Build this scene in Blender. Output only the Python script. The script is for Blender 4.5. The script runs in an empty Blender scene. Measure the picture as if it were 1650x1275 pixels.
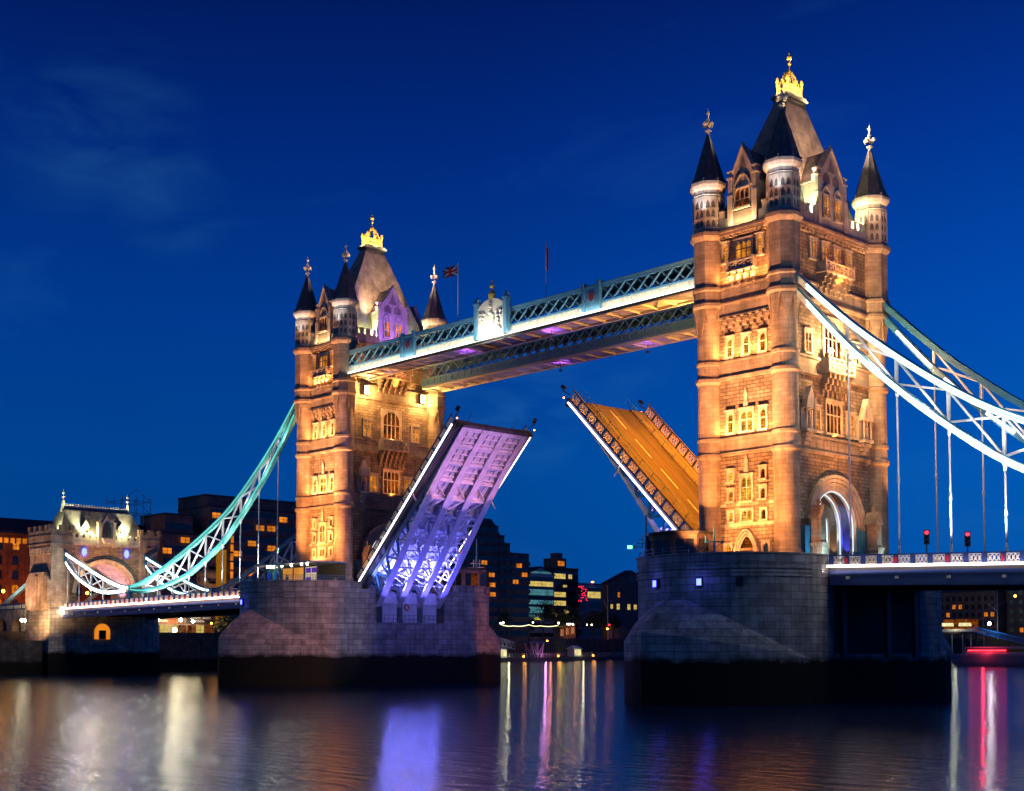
import bpy, bmesh, math, random
from mathutils import Vector, Matrix
R = math.radians
sc = bpy.context.scene
COL = sc.collection
rnd = random.Random(7)

# ------------------------------------------------------------------ camera, sky, exposure
cd = bpy.data.cameras.new("camera"); cam = bpy.data.objects.new("camera", cd); COL.objects.link(cam)
cam.location = (89.48, -130.76, 6.1)
cam.rotation_euler = (R(90) + 0.0616, 0, 0.8125)
cd.sensor_width = 36; cd.lens = 46.336; cd.shift_y = 0.16466; cd.clip_start = 1; cd.clip_end = 9000
sc.camera = cam
sc.view_settings.view_transform = 'Standard'; sc.view_settings.look = 'None'
sc.view_settings.exposure = 0; sc.view_settings.gamma = 1
sc.cycles.use_denoising = True
sc.cycles.max_bounces = 6; sc.cycles.diffuse_bounces = 2; sc.cycles.glossy_bounces = 3
sc.cycles.sample_clamp_indirect = 6; sc.cycles.caustics_reflective = False; sc.cycles.caustics_refractive = False

W = bpy.data.worlds.new("World"); sc.world = W; W.use_nodes = True
def nn(nt, t, **k):
    n = nt.nodes.new(t)
    for a, b in k.items(): setattr(n, a, b)
    return n
def math_node(nt, op, a, b=None, clamp=False):
    n = nn(nt, 'ShaderNodeMath', operation=op); n.use_clamp = clamp
    for i, v in enumerate((a, b)):
        if v is None: continue
        if isinstance(v, (int, float)): n.inputs[i].default_value = v
        else: nt.links.new(v, n.inputs[i])
    return n.outputs[0]
def ramp(nt, fac, stops, interp='LINEAR'):
    n = nn(nt, 'ShaderNodeValToRGB'); n.color_ramp.interpolation = interp
    while len(n.color_ramp.elements) < len(stops): n.color_ramp.elements.new(0.5)
    for e, (p, c) in zip(n.color_ramp.elements, stops):
        e.position = p; e.color = (*c, 1) if len(c) == 3 else c
    nt.links.new(fac, n.inputs[0]); return n.outputs[0]
def mix(nt, fac, a, b, bt='MIX'):
    n = nn(nt, 'ShaderNodeMix', data_type='RGBA', blend_type=bt)
    for i, v in ((0, fac), (6, a), (7, b)):
        if isinstance(v, (int, float)): n.inputs[i].default_value = v
        elif isinstance(v, tuple): n.inputs[i].default_value = (*v, 1) if len(v) == 3 else v
        else: nt.links.new(v, n.inputs[i])
    return n.outputs[2]
def build_sky():
    nt = W.node_tree; nt.nodes.clear()
    out = nn(nt, 'ShaderNodeOutputWorld'); bg = nn(nt, 'ShaderNodeBackground')
    tc = nn(nt, 'ShaderNodeTexCoord'); sx = nn(nt, 'ShaderNodeSeparateXYZ')
    nt.links.new(tc.outputs['Generated'], sx.inputs[0])
    el = ramp(nt, sx.outputs[2], [(0.0, (0.0006, 0.080, 0.34)), (0.13, (0.0004, 0.088, 0.40)), (0.24, (0.0003, 0.064, 0.38)), (0.36, (0.0005, 0.032, 0.265)), (0.45, (0.0006, 0.016, 0.155)), (1.0, (0.0004, 0.008, 0.08))])
    # the west side (towards +Y) still holds some afterglow, the other side is darker
    d = nn(nt, 'ShaderNodeVectorMath', operation='DOT_PRODUCT'); nt.links.new(tc.outputs['Generated'], d.inputs[0]); d.inputs[1].default_value = (0.45, 0.89, 0)
    az = ramp(nt, math_node(nt, 'MULTIPLY_ADD', d.outputs['Value'], 0.5), [(0.0, (0.55, 0.55, 0.6)), (0.12, (0.6, 0.6, 0.66)), (0.33, (1, 1, 1)), (0.45, (1.0, 1.0, 1.0)), (0.55, (0.85, 0.8, 0.88))])
    az.node.inputs[0].links[0].from_node.inputs[2].default_value = 0.0
    col = mix(nt, 1.0, el, az, 'MULTIPLY')
    # thin wisps of cloud
    mp = nn(nt, 'ShaderNodeMapping'); nt.links.new(tc.outputs['Generated'], mp.inputs[0]); mp.inputs['Scale'].default_value = (3.0, 3.0, 8.0)
    mp.inputs['Rotation'].default_value = (0.25, 0.1, 0); mp.inputs['Location'].default_value = (1.3, 0.4, 0.2)
    nz = nn(nt, 'ShaderNodeTexNoise'); nz.inputs['Scale'].default_value = 1.6; nz.inputs['Detail'].default_value = 7; nz.inputs['Distortion'].default_value = 0.6
    nt.links.new(mp.outputs[0], nz.inputs[0])
    c = ramp(nt, nz.outputs[0], [(0.58, (0, 0, 0)), (0.85, (1, 1, 1))])
    col = mix(nt, math_node(nt, 'MULTIPLY', c, 0.16), col, (0.03, 0.16, 0.42))
    sp = None
    for c, w, k in (((-0.8353, 0.4153, 0.3603), 0.9976, 0.09), ((-0.8585, 0.3817, 0.3425), 0.9985, 0.05), ((-0.8335, 0.4556, 0.3124), 0.9988, 0.07), ((-0.7123, 0.6779, 0.182), 0.9978, 0.17), ((-0.6524, 0.7299, 0.204), 0.9985, 0.07)):
        dd = nn(nt, 'ShaderNodeVectorMath', operation='DOT_PRODUCT'); nt.links.new(tc.outputs['Generated'], dd.inputs[0]); v = Vector(c).normalized(); dd.inputs[1].default_value = v
        g = nn(nt, 'ShaderNodeMapRange'); g.interpolation_type = 'SMOOTHSTEP'; g.inputs[1].default_value = w; g.inputs[2].default_value = 1.0; g.inputs[4].default_value = k; nt.links.new(dd.outputs['Value'], g.inputs[0])
        sp = g.outputs[0] if sp is None else math_node(nt, 'ADD', sp, g.outputs[0])
    m3 = nn(nt, 'ShaderNodeMapping'); nt.links.new(tc.outputs['Generated'], m3.inputs[0]); m3.inputs['Scale'].default_value = (9, 9, 26); m3.inputs['Rotation'].default_value = (0.3, -0.25, 0)
    n5 = nn(nt, 'ShaderNodeTexNoise'); n5.inputs['Scale'].default_value = 1.5; n5.inputs['Detail'].default_value = 7; n5.inputs['Distortion'].default_value = 0.5; nt.links.new(m3.outputs[0], n5.inputs[0])
    wf = ramp(nt, n5.outputs[0], [(0.38, (0, 0, 0)), (0.72, (1, 1, 1))])
    col = mix(nt, math_node(nt, 'MULTIPLY', sp, wf), col, (0.05, 0.26, 0.50))
    nt.links.new(col, bg.inputs[0]); bg.inputs[1].default_value = 1.15
    nt.links.new(bg.outputs[0], out.inputs[0])
build_sky()
# fill sun added to light the pier noses: very weak, broad, from downstream
sl = bpy.data.lights.new("fill_sun", 'SUN'); sl.energy = 0.085; sl.angle = R(20); sl.color = (0.55, 0.85, 0.72)
so = bpy.data.objects.new("fill_sun", sl); COL.objects.link(so)
so.rotation_euler = Vector((0.42, 0.86, -0.1)).to_track_quat('-Z', 'Y').to_euler()

# ------------------------------------------------------------------ lamps
def aim(o, loc, tgt):
    o.location = loc
    o.rotation_euler = (Vector(tgt) - Vector(loc)).to_track_quat('-Z', 'Y').to_euler()
def lamp_obj(name, ld, parent):
    o = bpy.data.objects.new(name, ld); COL.objects.link(o)
    if parent: o.parent = parent
    return o
def spot(loc, tgt, watts, color, angle=70, blend=0.6, radius=0.15, parent=None):
    ld = bpy.data.lights.new("flood_light", 'SPOT'); ld.energy = watts; ld.color = color
    ld.spot_size = R(angle); ld.spot_blend = blend; ld.shadow_soft_size = radius
    o = lamp_obj("flood_light", ld, parent); aim(o, loc, tgt); return o
def strip(loc, tgt, sx, sy, watts, color, parent=None, rot=0, spread=180):
    ld = bpy.data.lights.new("strip_light", 'AREA'); ld.shape = 'RECTANGLE'; ld.size = sx; ld.size_y = sy; ld.energy = watts; ld.color = color; ld.spread = R(spread)
    o = lamp_obj("strip_light", ld, parent); aim(o, loc, tgt)
    if rot: o.rotation_euler.rotate_axis('Z', rot)
    return o
def point(loc, watts, color, radius=0.2, parent=None):
    ld = bpy.data.lights.new("lamp_light", 'POINT'); ld.energy = watts; ld.color = color; ld.shadow_soft_size = radius
    o = lamp_obj("lamp_light", ld, parent); o.location = loc; return o

# ------------------------------------------------------------------ things and meshes
def tag(o, label=None, cat=None, group=None, kind=None):
    if label: o['label'] = label
    if cat: o['category'] = cat
    if group: o['group'] = group
    if kind: o['kind'] = kind
    return o
def thing(name, label, cat, loc=(0, 0, 0), rz=0, group=None):
    o = bpy.data.objects.new(name, None); COL.objects.link(o); o.empty_display_size = 0.5
    o.location = loc; o.rotation_euler = (0, 0, rz)
    return tag(o, label, cat, group)
def copy_tree(o, parent=None):
    c = o.copy(); COL.objects.link(c)
    if parent: c.parent = parent
    for ch in list(o.children): copy_tree(ch, c)
    return c
class MB:
    def __init__(s): s.v = []; s.f = []; s.uv = {}
    def add(s, vs, fs, uvs=None):
        b = len(s.v); s.v += [tuple(p) for p in vs]
        for i, f in enumerate(fs):
            if uvs and uvs[i]: s.uv[len(s.f)] = uvs[i]
            s.f.append(tuple(b + k for k in f))
        return s
    BF = [(0, 3, 2, 1), (4, 5, 6, 7), (0, 1, 5, 4), (1, 2, 6, 5), (2, 3, 7, 6), (3, 0, 4, 7)]
    def box(s, x0, x1, y0, y1, z0, z1):
        return s.add([(x0, y0, z0), (x1, y0, z0), (x1, y1, z0), (x0, y1, z0), (x0, y0, z1), (x1, y0, z1), (x1, y1, z1), (x0, y1, z1)], s.BF)
    def fbox(s, F, u0, u1, w0, w1, z0, z1):
        return s.add([F(*p) for p in ((u0, w0, z0), (u1, w0, z0), (u1, w1, z0), (u0, w1, z0), (u0, w0, z1), (u1, w0, z1), (u1, w1, z1), (u0, w1, z1))], s.BF)
    def beam(s, p, q, w, h, up=(0, 0, 1)):
        p = Vector(p); q = Vector(q); d = (q - p).normalized(); up = Vector(up)
        a = d.cross(up)
        if a.length < 1e-4: a = d.cross(Vector((1, 0, 0)))
        a.normalize(); b = a.cross(d).normalized(); a *= w / 2; b *= h / 2
        vs = [p - a - b, p + a - b, p + a + b, p - a + b, q - a - b, q + a - b, q + a + b, q - a + b]
        return s.add(vs, s.BF)
    def tube(s, p, q, r0, r1=None, n=8):
        r1 = r0 if r1 is None else r1
        p = Vector(p); q = Vector(q); d = (q - p).normalized(); a = d.orthogonal().normalized(); b = d.cross(a)
        vs = []
        for c, r in ((p, r0), (q, max(r1, 1e-4))):
            for i in range(n):
                t = 2 * math.pi * i / n; vs.append(c + (a * math.cos(t) + b * math.sin(t)) * r)
        fs = [(i, (i + 1) % n, n + (i + 1) % n, n + i) for i in range(n)] + [tuple(range(n))[::-1], tuple(range(n, 2 * n))]
        return s.add(vs, fs)
    def lathe(s, prof, n=16, cx=0, cy=0, ph=0):
        vs = []; fs = []; uvs = []
        for r, z in prof:
            for i in range(n):
                t = ph + 2 * math.pi * i / n; vs.append((cx + r * math.cos(t), cy + r * math.sin(t), z))
        rm = max(r for r, z in prof); L = [0]
        for k in range(1, len(prof)): L.append(L[-1] + math.hypot(prof[k][0] - prof[k - 1][0], prof[k][1] - prof[k - 1][1]))
        for k in range(len(prof) - 1):
            for i in range(n):
                j = (i + 1) % n
                fs.append((k * n + i, k * n + j, (k + 1) * n + j, (k + 1) * n + i))
                u0 = 2 * math.pi * rm * i / n; u1 = 2 * math.pi * rm * (i + 1) / n
                uvs.append([(u0, prof[k][1]), (u1, prof[k][1]), (u1, prof[k + 1][1] if prof[k + 1][1] != prof[k][1] else prof[k][1] + L[k + 1] - L[k]), (u0, prof[k + 1][1])])
        fs += [tuple(range(n))[::-1], tuple(range((len(prof) - 1) * n, len(prof) * n))]; uvs += [None, None]
        return s.add(vs, fs, uvs)
    def rings(s, rs, capa=True, capb=True, closed=True, perim=True):
        n = len(rs[0]); vs = [p for r in rs for p in r]; fs = []; uvs = []
        u = [0]
        for i in range(n): u.append(u[-1] + (Vector(rs[0][(i + 1) % n]) - Vector(rs[0][i])).length)
        for k in range(len(rs) - 1):
            for i in range(n if closed else n - 1):
                j = (i + 1) % n
                fs.append((k * n + i, k * n + j, (k + 1) * n + j, (k + 1) * n + i))
                uvs.append([(u[i], rs[k][i][2]), (u[i + 1], rs[k][j][2]), (u[i + 1], rs[k + 1][j][2]), (u[i], rs[k + 1][i][2])] if perim else None)
        if capa: fs.append(tuple(range(n))[::-1]); uvs.append(None)
        if capb: fs.append(tuple(range((len(rs) - 1) * n, len(rs) * n))); uvs.append(None)
        return s.add(vs, fs, uvs)
    def prism(s, outline, z0, z1):
        return s.rings([[(x, y, z0) for x, y in outline], [(x, y, z1) for x, y in outline]])
    def fprism(s, F, poly, w0, w1):
        return s.rings([[F(u, w0, z) for u, z in poly], [F(u, w1, z) for u, z in poly]], perim=False)
    def sweep(s, pts, w, h, side=(0, 1, 0)):
        side = Vector(side); rs = []
        for i, p in enumerate(pts):
            a = Vector(pts[max(i - 1, 0)]); b = Vector(pts[min(i + 1, len(pts) - 1)]); d = (b - a).normalized()
            up = side.cross(d).normalized(); p = Vector(p)
            rs.append([p - side * w / 2 - up * h / 2, p + side * w / 2 - up * h / 2, p + side * w / 2 + up * h / 2, p - side * w / 2 + up * h / 2])
        return s.rings(rs, perim=False)
    def ball(s, c, r, n=8, m=5, sz=1.0):
        vs = [(c[0], c[1], c[2] - r * sz)]
        for k in range(1, m):
            t = -math.pi / 2 + math.pi * k / m
            for i in range(n):
                a = 2 * math.pi * i / n; vs.append((c[0] + r * math.cos(t) * math.cos(a), c[1] + r * math.cos(t) * math.sin(a), c[2] + r * sz * math.sin(t)))
        vs.append((c[0], c[1], c[2] + r * sz)); top = len(vs) - 1
        fs = [(0, 1 + (i + 1) % n, 1 + i) for i in range(n)]
        for k in range(m - 2):
            for i in range(n):
                j = (i + 1) % n; fs.append((1 + k * n + i, 1 + k * n + j, 1 + (k + 1) * n + j, 1 + (k + 1) * n + i))
        fs += [(1 + (m - 2) * n + i, 1 + (m - 2) * n + (i + 1) % n, top) for i in range(n)]
        return s.add(vs, fs)
    def mesh(s, name, smooth=False):
        me = bpy.data.meshes.new(name); bm = bmesh.new(); ul = bm.loops.layers.uv.new("uv")
        bv = [bm.verts.new(p) for p in s.v]; keep = []
        for i, f in enumerate(s.f):
            try: fc = bm.faces.new([bv[k] for k in f])
            except ValueError: continue
            fc.smooth = smooth
            if i in s.uv:
                for lp, q in zip(fc.loops, s.uv[i]): lp[ul].uv = q
            else: keep.append(fc)
        bm.normal_update()
        for fc in keep:
            n = fc.normal
            if abs(n.z) > 0.75:
                for lp in fc.loops: lp[ul].uv = (lp.vert.co.x, lp.vert.co.y)
            else:
                t = Vector((-n.y, n.x, 0)).normalized(); k = 1 / max(0.3, math.sqrt(1 - n.z * n.z))
                for lp in fc.loops: lp[ul].uv = (lp.vert.co.dot(t), lp.vert.co.z * k)
        bmesh.ops.recalc_face_normals(bm, faces=bm.faces)
        bm.to_mesh(me); bm.free(); return me
    def obj(s, name, mat, parent=None, label=None, smooth=False):
        me = s.mesh(name, smooth); o = bpy.data.objects.new(name, me); COL.objects.link(o)
        if mat: me.materials.append(mat)
        if parent: o.parent = parent
        if label: o['label'] = label
        return o
def twin(o, parent, loc=(0, 0, 0), rz=0, name=None):
    c = o.copy(); COL.objects.link(c); c.parent = parent; c.location = loc; c.rotation_euler = (0, 0, rz); return c

# ------------------------------------------------------------------ materials
def new_mat(name):
    m = bpy.data.materials.new(name); m.use_nodes = True; nt = m.node_tree
    return m, nt, nt.nodes['Principled BSDF']
def stone(name, base, var=0.25, bw=1.0, bh=0.4, mortar=0.02, mcol=0.4, bump=0.5, rough=0.9, tide=None, nscale=0.6, offset=0.5):
    m, nt, b = new_mat(name)
    uv = nn(nt, 'ShaderNodeUVMap'); uv.uv_map = "uv"
    br = nn(nt, 'ShaderNodeTexBrick'); nt.links.new(uv.outputs[0], br.inputs[0]); br.offset = offset
    br.inputs['Scale'].default_value = 1; br.inputs['Brick Width'].default_value = bw; br.inputs['Row Height'].default_value = bh
    br.inputs['Mortar Size'].default_value = mortar; br.inputs['Mortar Smooth'].default_value = 0.3; br.inputs['Bias'].default_value = 0
    lo = tuple(c * (1 - var) for c in base); hi = tuple(min(1, c * (1 + var)) for c in base)
    br.inputs['Color1'].default_value = (*lo, 1); br.inputs['Color2'].default_value = (*hi, 1); br.inputs['Mortar'].default_value = (*[c * mcol for c in base], 1)
    tc = nn(nt, 'ShaderNodeTexCoord')
    n1 = nn(nt, 'ShaderNodeTexNoise'); n1.inputs['Scale'].default_value = nscale; n1.inputs['Detail'].default_value = 6; nt.links.new(tc.outputs['Object'], n1.inputs[0])
    mott = ramp(nt, n1.outputs[0], [(0.3, (0.62, 0.62, 0.62)), (0.7, (1.15, 1.13, 1.1))])
    col = mix(nt, 1.0, br.outputs[0], mott, 'MULTIPLY')
    # vertical weather streaks
    mp = nn(nt, 'ShaderNodeMapping'); mp.inputs['Scale'].default_value = (1.6, 1.6, 0.12); nt.links.new(tc.outputs['Object'], mp.inputs[0])
    n3 = nn(nt, 'ShaderNodeTexNoise'); n3.inputs['Scale'].default_value = 1.0; n3.inputs['Detail'].default_value = 4; nt.links.new(mp.outputs[0], n3.inputs[0])
    st = ramp(nt, n3.outputs[0], [(0.35, (0.6, 0.6, 0.6)), (0.55, (1, 1, 1))])
    col = mix(nt, 0.7, col, mix(nt, 1.0, col, st, 'MULTIPLY'))
    if tide is not None:
        sx = nn(nt, 'ShaderNodeSeparateXYZ'); nt.links.new(tc.outputs['Object'], sx.inputs[0])
        n4 = nn(nt, 'ShaderNodeTexNoise'); n4.inputs['Scale'].default_value = 0.3; n4.inputs['Detail'].default_value = 9; n4.inputs['Roughness'].default_value = 0.65; nt.links.new(tc.outputs['Object'], n4.inputs[0])
        zz = math_node(nt, 'ADD', sx.outputs[2], math_node(nt, 'MULTIPLY', n4.outputs[0], 2.0))
        fac = math_node(nt, 'MULTIPLY_ADD', zz, 1.3, True); fac.node.inputs[2].default_value = -(tide + 1.0) * 1.3 + 0.5
        col = mix(nt, fac, (0.012, 0.013, 0.009), col)
    nt.links.new(col, b.inputs['Base Color']); b.inputs['Roughness'].default_value = rough; b.inputs['Specular IOR Level'].default_value = 0.25
    n2 = nn(nt, 'ShaderNodeTexNoise'); n2.inputs['Scale'].default_value = 5; n2.inputs['Detail'].default_value = 5; nt.links.new(tc.outputs['Object'], n2.inputs[0])
    hgt = math_node(nt, 'ADD', math_node(nt, 'MULTIPLY', br.outputs['Fac'], -1.0), math_node(nt, 'MULTIPLY', n2.outputs[0], 0.8))
    bp = nn(nt, 'ShaderNodeBump'); bp.inputs['Strength'].default_value = bump; bp.inputs['Distance'].default_value = 0.12; nt.links.new(hgt, bp.inputs['Height'])
    nt.links.new(bp.outputs[0], b.inputs['Normal'])
    return m
def paint(name, base, rough=0.45, metal=0.0, var=0.15, nscale=2.0, bump=0.0, stretch=None):
    m, nt, b = new_mat(name); tc = nn(nt, 'ShaderNodeTexCoord')
    n1 = nn(nt, 'ShaderNodeTexNoise'); n1.inputs['Scale'].default_value = nscale; n1.inputs['Detail'].default_value = 6; nt.links.new(tc.outputs['Object'], n1.inputs[0])
    if stretch:
        mp = nn(nt, 'ShaderNodeMapping'); mp.inputs['Scale'].default_value = stretch; nt.links.new(tc.outputs['Object'], mp.inputs[0]); nt.links.new(mp.outputs[0], n1.inputs[0])
    c = ramp(nt, n1.outputs[0], [(0.3, tuple(x * (1 - var) for x in base)), (0.7, tuple(min(1, x * (1 + var)) for x in base))])
    nt.links.new(c, b.inputs['Base Color']); b.inputs['Metallic'].default_value = metal
    rr = ramp(nt, n1.outputs[0], [(0.2, (rough * 0.8,) * 3), (0.8, (min(1, rough * 1.3),) * 3)]); nt.links.new(rr, b.inputs['Roughness'])
    if bump:
        bp = nn(nt, 'ShaderNodeBump'); bp.inputs['Strength'].default_value = bump; bp.inputs['Distance'].default_value = 0.05
        n2 = nn(nt, 'ShaderNodeTexNoise'); n2.inputs['Scale'].default_value = nscale * 6; nt.links.new(tc.outputs['Object'], n2.inputs[0])
        nt.links.new(n2.outputs[0], bp.inputs['Height']); nt.links.new(bp.outputs[0], b.inputs['Normal'])
    return m
def emis(name, color, s, var=0.0, nscale=1.0, lead=False):
    m = bpy.data.materials.new(name); m.use_nodes = True; nt = m.node_tree; nt.nodes.clear()
    out = nn(nt, 'ShaderNodeOutputMaterial'); e = nn(nt, 'ShaderNodeEmission'); e.inputs[0].default_value = (*color, 1); e.inputs[1].default_value = s
    if var:
        tc = nn(nt, 'ShaderNodeTexCoord'); n1 = nn(nt, 'ShaderNodeTexNoise'); n1.inputs['Scale'].default_value = nscale; n1.inputs['Detail'].default_value = 3; nt.links.new(tc.outputs['Object'], n1.inputs[0])
        c = ramp(nt, n1.outputs[0], [(0.35, tuple(x * (1 - var) for x in color)), (0.65, color)]); nt.links.new(c, e.inputs[0])
    if lead:
        uv = nn(nt, 'ShaderNodeUVMap'); uv.uv_map = "uv"; br = nn(nt, 'ShaderNodeTexBrick'); nt.links.new(uv.outputs[0], br.inputs[0]); br.offset = 0.0
        br.inputs['Scale'].default_value = 1; br.inputs['Brick Width'].default_value = .24; br.inputs['Row Height'].default_value = .33; br.inputs['Mortar Size'].default_value = .025
        br.inputs['Color1'].default_value = (1, 1, 1, 1); br.inputs['Color2'].default_value = (.55, .5, .45, 1); br.inputs['Mortar'].default_value = (.06, .05, .04, 1)
        src = e.inputs[0].links[0].from_socket; nt.links.new(mix(nt, 1.0, src, br.outputs[0], 'MULTIPLY'), e.inputs[0])
    nt.links.new(e.outputs[0], out.inputs[0]); return m
M = {}
M['rough'] = stone('rough_stone', (0.41, 0.32, 0.235), 0.26, 0.95, 0.42, 0.035, 0.42, 1.0)
M['ashlar'] = stone('ashlar_stone', (0.48, 0.39, 0.305), 0.12, 1.1, 0.5, 0.016, 0.5, 0.3)
M['trim'] = stone('trim_stone', (0.66, 0.6, 0.52), 0.06, 1.6, 0.9, 0.008, 0.7, 0.2)
M['pier'] = stone('pier_granite', (0.40, 0.40, 0.38), 0.24, 1.9, 0.78, 0.03, 0.3, 0.7, tide=4.7)
M['slate'] = stone('roof_slate', (0.20, 0.19, 0.19), 0.25, 0.4, 0.28, 0.02, 0.5, 0.4, 0.7)
M['slate_light'] = stone('roof_lead', (0.30, 0.27, 0.235), 0.12, 0.5, 0.35, 0.012, 0.7, 0.25, 0.7)
M['teal'] = paint('teal_paint', (0.035, 0.2, 0.38), 0.4)
M['blue'] = paint('blue_paint', (0.02, 0.05, 0.20), 0.4)
M['sky_paint'] = paint('walkway_blue_paint', (.13, .34, .50), .4); M['pinkish'] = paint('lining_paint', (.10, .095, .09), .6); M['shade_brown'] = paint('shade_brown_panel', (.05, .032, .026), .8, var=.4, nscale=.6); M['lit_mint'] = paint('lit_mint_paint', (.16, .50, .46), .35); M['lit_cyan'] = paint('lit_cyan_paint', (.55, .72, .74), .35); M['lilac'] = paint('lilac_paint', (.55, .4, .6), .4); M['white'] = paint('white_paint', (0.70, 0.71, 0.73), 0.4, var=0.16, nscale=.9)  # two chord paints with light in them, and a brown standing for shade
M['cream'] = paint('cream_paint', (0.72, 0.68, 0.55), 0.45, var=0.08)
M['gold'] = paint('gold_leaf', (0.95, 0.62, 0.14), 0.35, 0.55, 0.1)
M['dark'] = paint('dark_paint', (0.02, 0.02, 0.025), 0.5)
M['darkstone'] = stone('dark_stone', (0.10, 0.095, 0.09), 0.2, 1.2, 0.5, 0.03, 0.4, 0.4, tide=3.0)
M['glass'] = paint('dark_glass', (0.015, 0.02, 0.03), 0.08)
M['road'] = paint('road_asphalt', (0.06, 0.06, 0.06), 0.85, var=0.5, nscale=1.0, bump=0.3, stretch=(.1, 1.3, .1))
M['pave'] = paint('paving_stone', (0.13, 0.12, 0.11), 0.85, var=0.2, bump=0.3)
M['pane'] = emis('lit_pane', (1.0, 0.34, 0.03), 1.7, 0.8, 0.9, True)
M['pane_yellow'] = emis('lit_yellow_pane', (1.0, 0.46, 0.05), 2.2, 0.75, 0.9, True)
M['pane_dim'] = emis('dim_pane', (0.6, 0.14, 0.015), 0.8, 0.95, 0.8, True)
M['led'] = emis('led_white', (1.0, 0.96, 0.86), 9.0)
M['led_cyan'] = emis('led_cyan', (0.6, 1.0, 0.92), 4.0)
M['led_warm'] = emis('led_warm', (1.0, 0.84, 0.62), 3.2)
M['led_pink'] = emis('led_pink', (1.0, 0.8, 0.78), 5.0)
M['led_rose'] = emis('led_rose', (1.0, 0.58, 0.44), 15.0); M['glow_rib'] = emis('glow_rib', (.72, .9, 1.0), 1.5); M['chord_glow_teal'] = emis('chord_glow_teal', (0.16, 0.9, 0.74), 1.0, 0.3, 0.1)
M['bulb'] = emis('lamp_bulb', (1.0, 0.82, 0.5), 80)
M['bulb_small'] = emis('small_bulb', (1.0, 0.86, 0.55), 16); M['blue_lamp'] = emis('blue_lamp', (0.025, 0.035, 1.0), 22)
M['red_lamp'] = emis('red_lamp', (1.0, 0.015, 0.03), 9)
M['green_lamp'] = emis('green_lamp', (0.1, 1.0, 0.5), 6)
M['orange_lamp'] = emis('orange_lamp', (1.0, 0.3, 0.03), 14)
M['flood'] = emis('flood_glass', (1.0, 0.8, 0.45), 14)
#--MARK-SETTING
# ------------------------------------------------------------------ water and banks
def build_water():
    b = MB(); b.add([(-3500, -1500, 0), (1500, -1500, 0), (1500, 4000, 0), (-3500, 4000, 0)], [(0, 1, 2, 3)])
    m, nt, p = new_mat('river_water'); nt.nodes.clear()
    out = nn(nt, 'ShaderNodeOutputMaterial'); g = nn(nt, 'ShaderNodeBsdfGlossy'); d = nn(nt, 'ShaderNodeBsdfDiffuse'); mx = nn(nt, 'ShaderNodeMixShader'); fr = nn(nt, 'ShaderNodeFresnel')
    fr.inputs[0].default_value = 1.33; d.inputs[0].default_value = (0.002, 0.03, 0.11, 1); g.inputs['Roughness'].default_value = 0.085; g.inputs[0].default_value = (0.86, 0.93, 1.0, 1)  # blue of the reflected sky is put into the water's own colours
    tc = nn(nt, 'ShaderNodeTexCoord'); mp = nn(nt, 'ShaderNodeMapping'); mp.inputs['Rotation'].default_value = (0, 0, -0.8125); mp.inputs['Scale'].default_value = (0.25, 1.0, 1)
    nt.links.new(tc.outputs['Object'], mp.inputs[0])
    n1 = nn(nt, 'ShaderNodeTexNoise'); n1.inputs['Scale'].default_value = 1.1; n1.inputs['Detail'].default_value = 5; n1.inputs['Roughness'].default_value = 0.6; nt.links.new(mp.outputs[0], n1.inputs[0])
    n2 = nn(nt, 'ShaderNodeTexNoise'); n2.inputs['Scale'].default_value = 0.07; n2.inputs['Detail'].default_value = 3; nt.links.new(mp.outputs[0], n2.inputs[0])
    h = math_node(nt, 'ADD', n1.outputs[0], math_node(nt, 'MULTIPLY', n2.outputs[0], 0.5))
    bp = nn(nt, 'ShaderNodeBump'); bp.inputs['Strength'].default_value = 0.42; bp.inputs['Distance'].default_value = 0.25; nt.links.new(h, bp.inputs['Height'])
    for x in (g, d, fr): nt.links.new(bp.outputs[0], x.inputs['Normal'])
    nt.links.new(fr.outputs[0], mx.inputs[0]); nt.links.new(d.outputs[0], mx.inputs[1]); nt.links.new(g.outputs[0], mx.inputs[2]); nt.links.new(mx.outputs[0], out.inputs[0])
    o = b.obj('river_water', m); tag(o, kind='structure')
build_water()
BANK = [(-188, -900), (-188, 62), (-206, 105), (-275, 196), (-308, 304), (-290, 372), (-215, 396), (40, 470), (1400, 900)]
def build_bank():
    b = MB(); n = len(BANK)
    out = BANK + [(1400, 3900), (-3400, 3900), (-3400, -900)]
    b.prism(out, -3, 8.6)
    o = b.obj('far_embankment', M['darkstone']); tag(o, kind='structure')
    k = MB()
    for (x0, y0), (x1, y1) in zip(BANK[:-1], BANK[1:]):
        d = Vector((x1 - x0, y1 - y0, 0)).normalized(); nrm = Vector((-d.y, d.x, 0)) * 0.4
        k.beam((x0 + nrm.x, y0 + nrm.y, 8.85), (x1 + nrm.x, y1 + nrm.y, 8.85), 0.8, 0.5)
    o = k.obj('river_wall_coping', M['darkstone']); tag(o, kind='structure')
build_bank()
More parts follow.
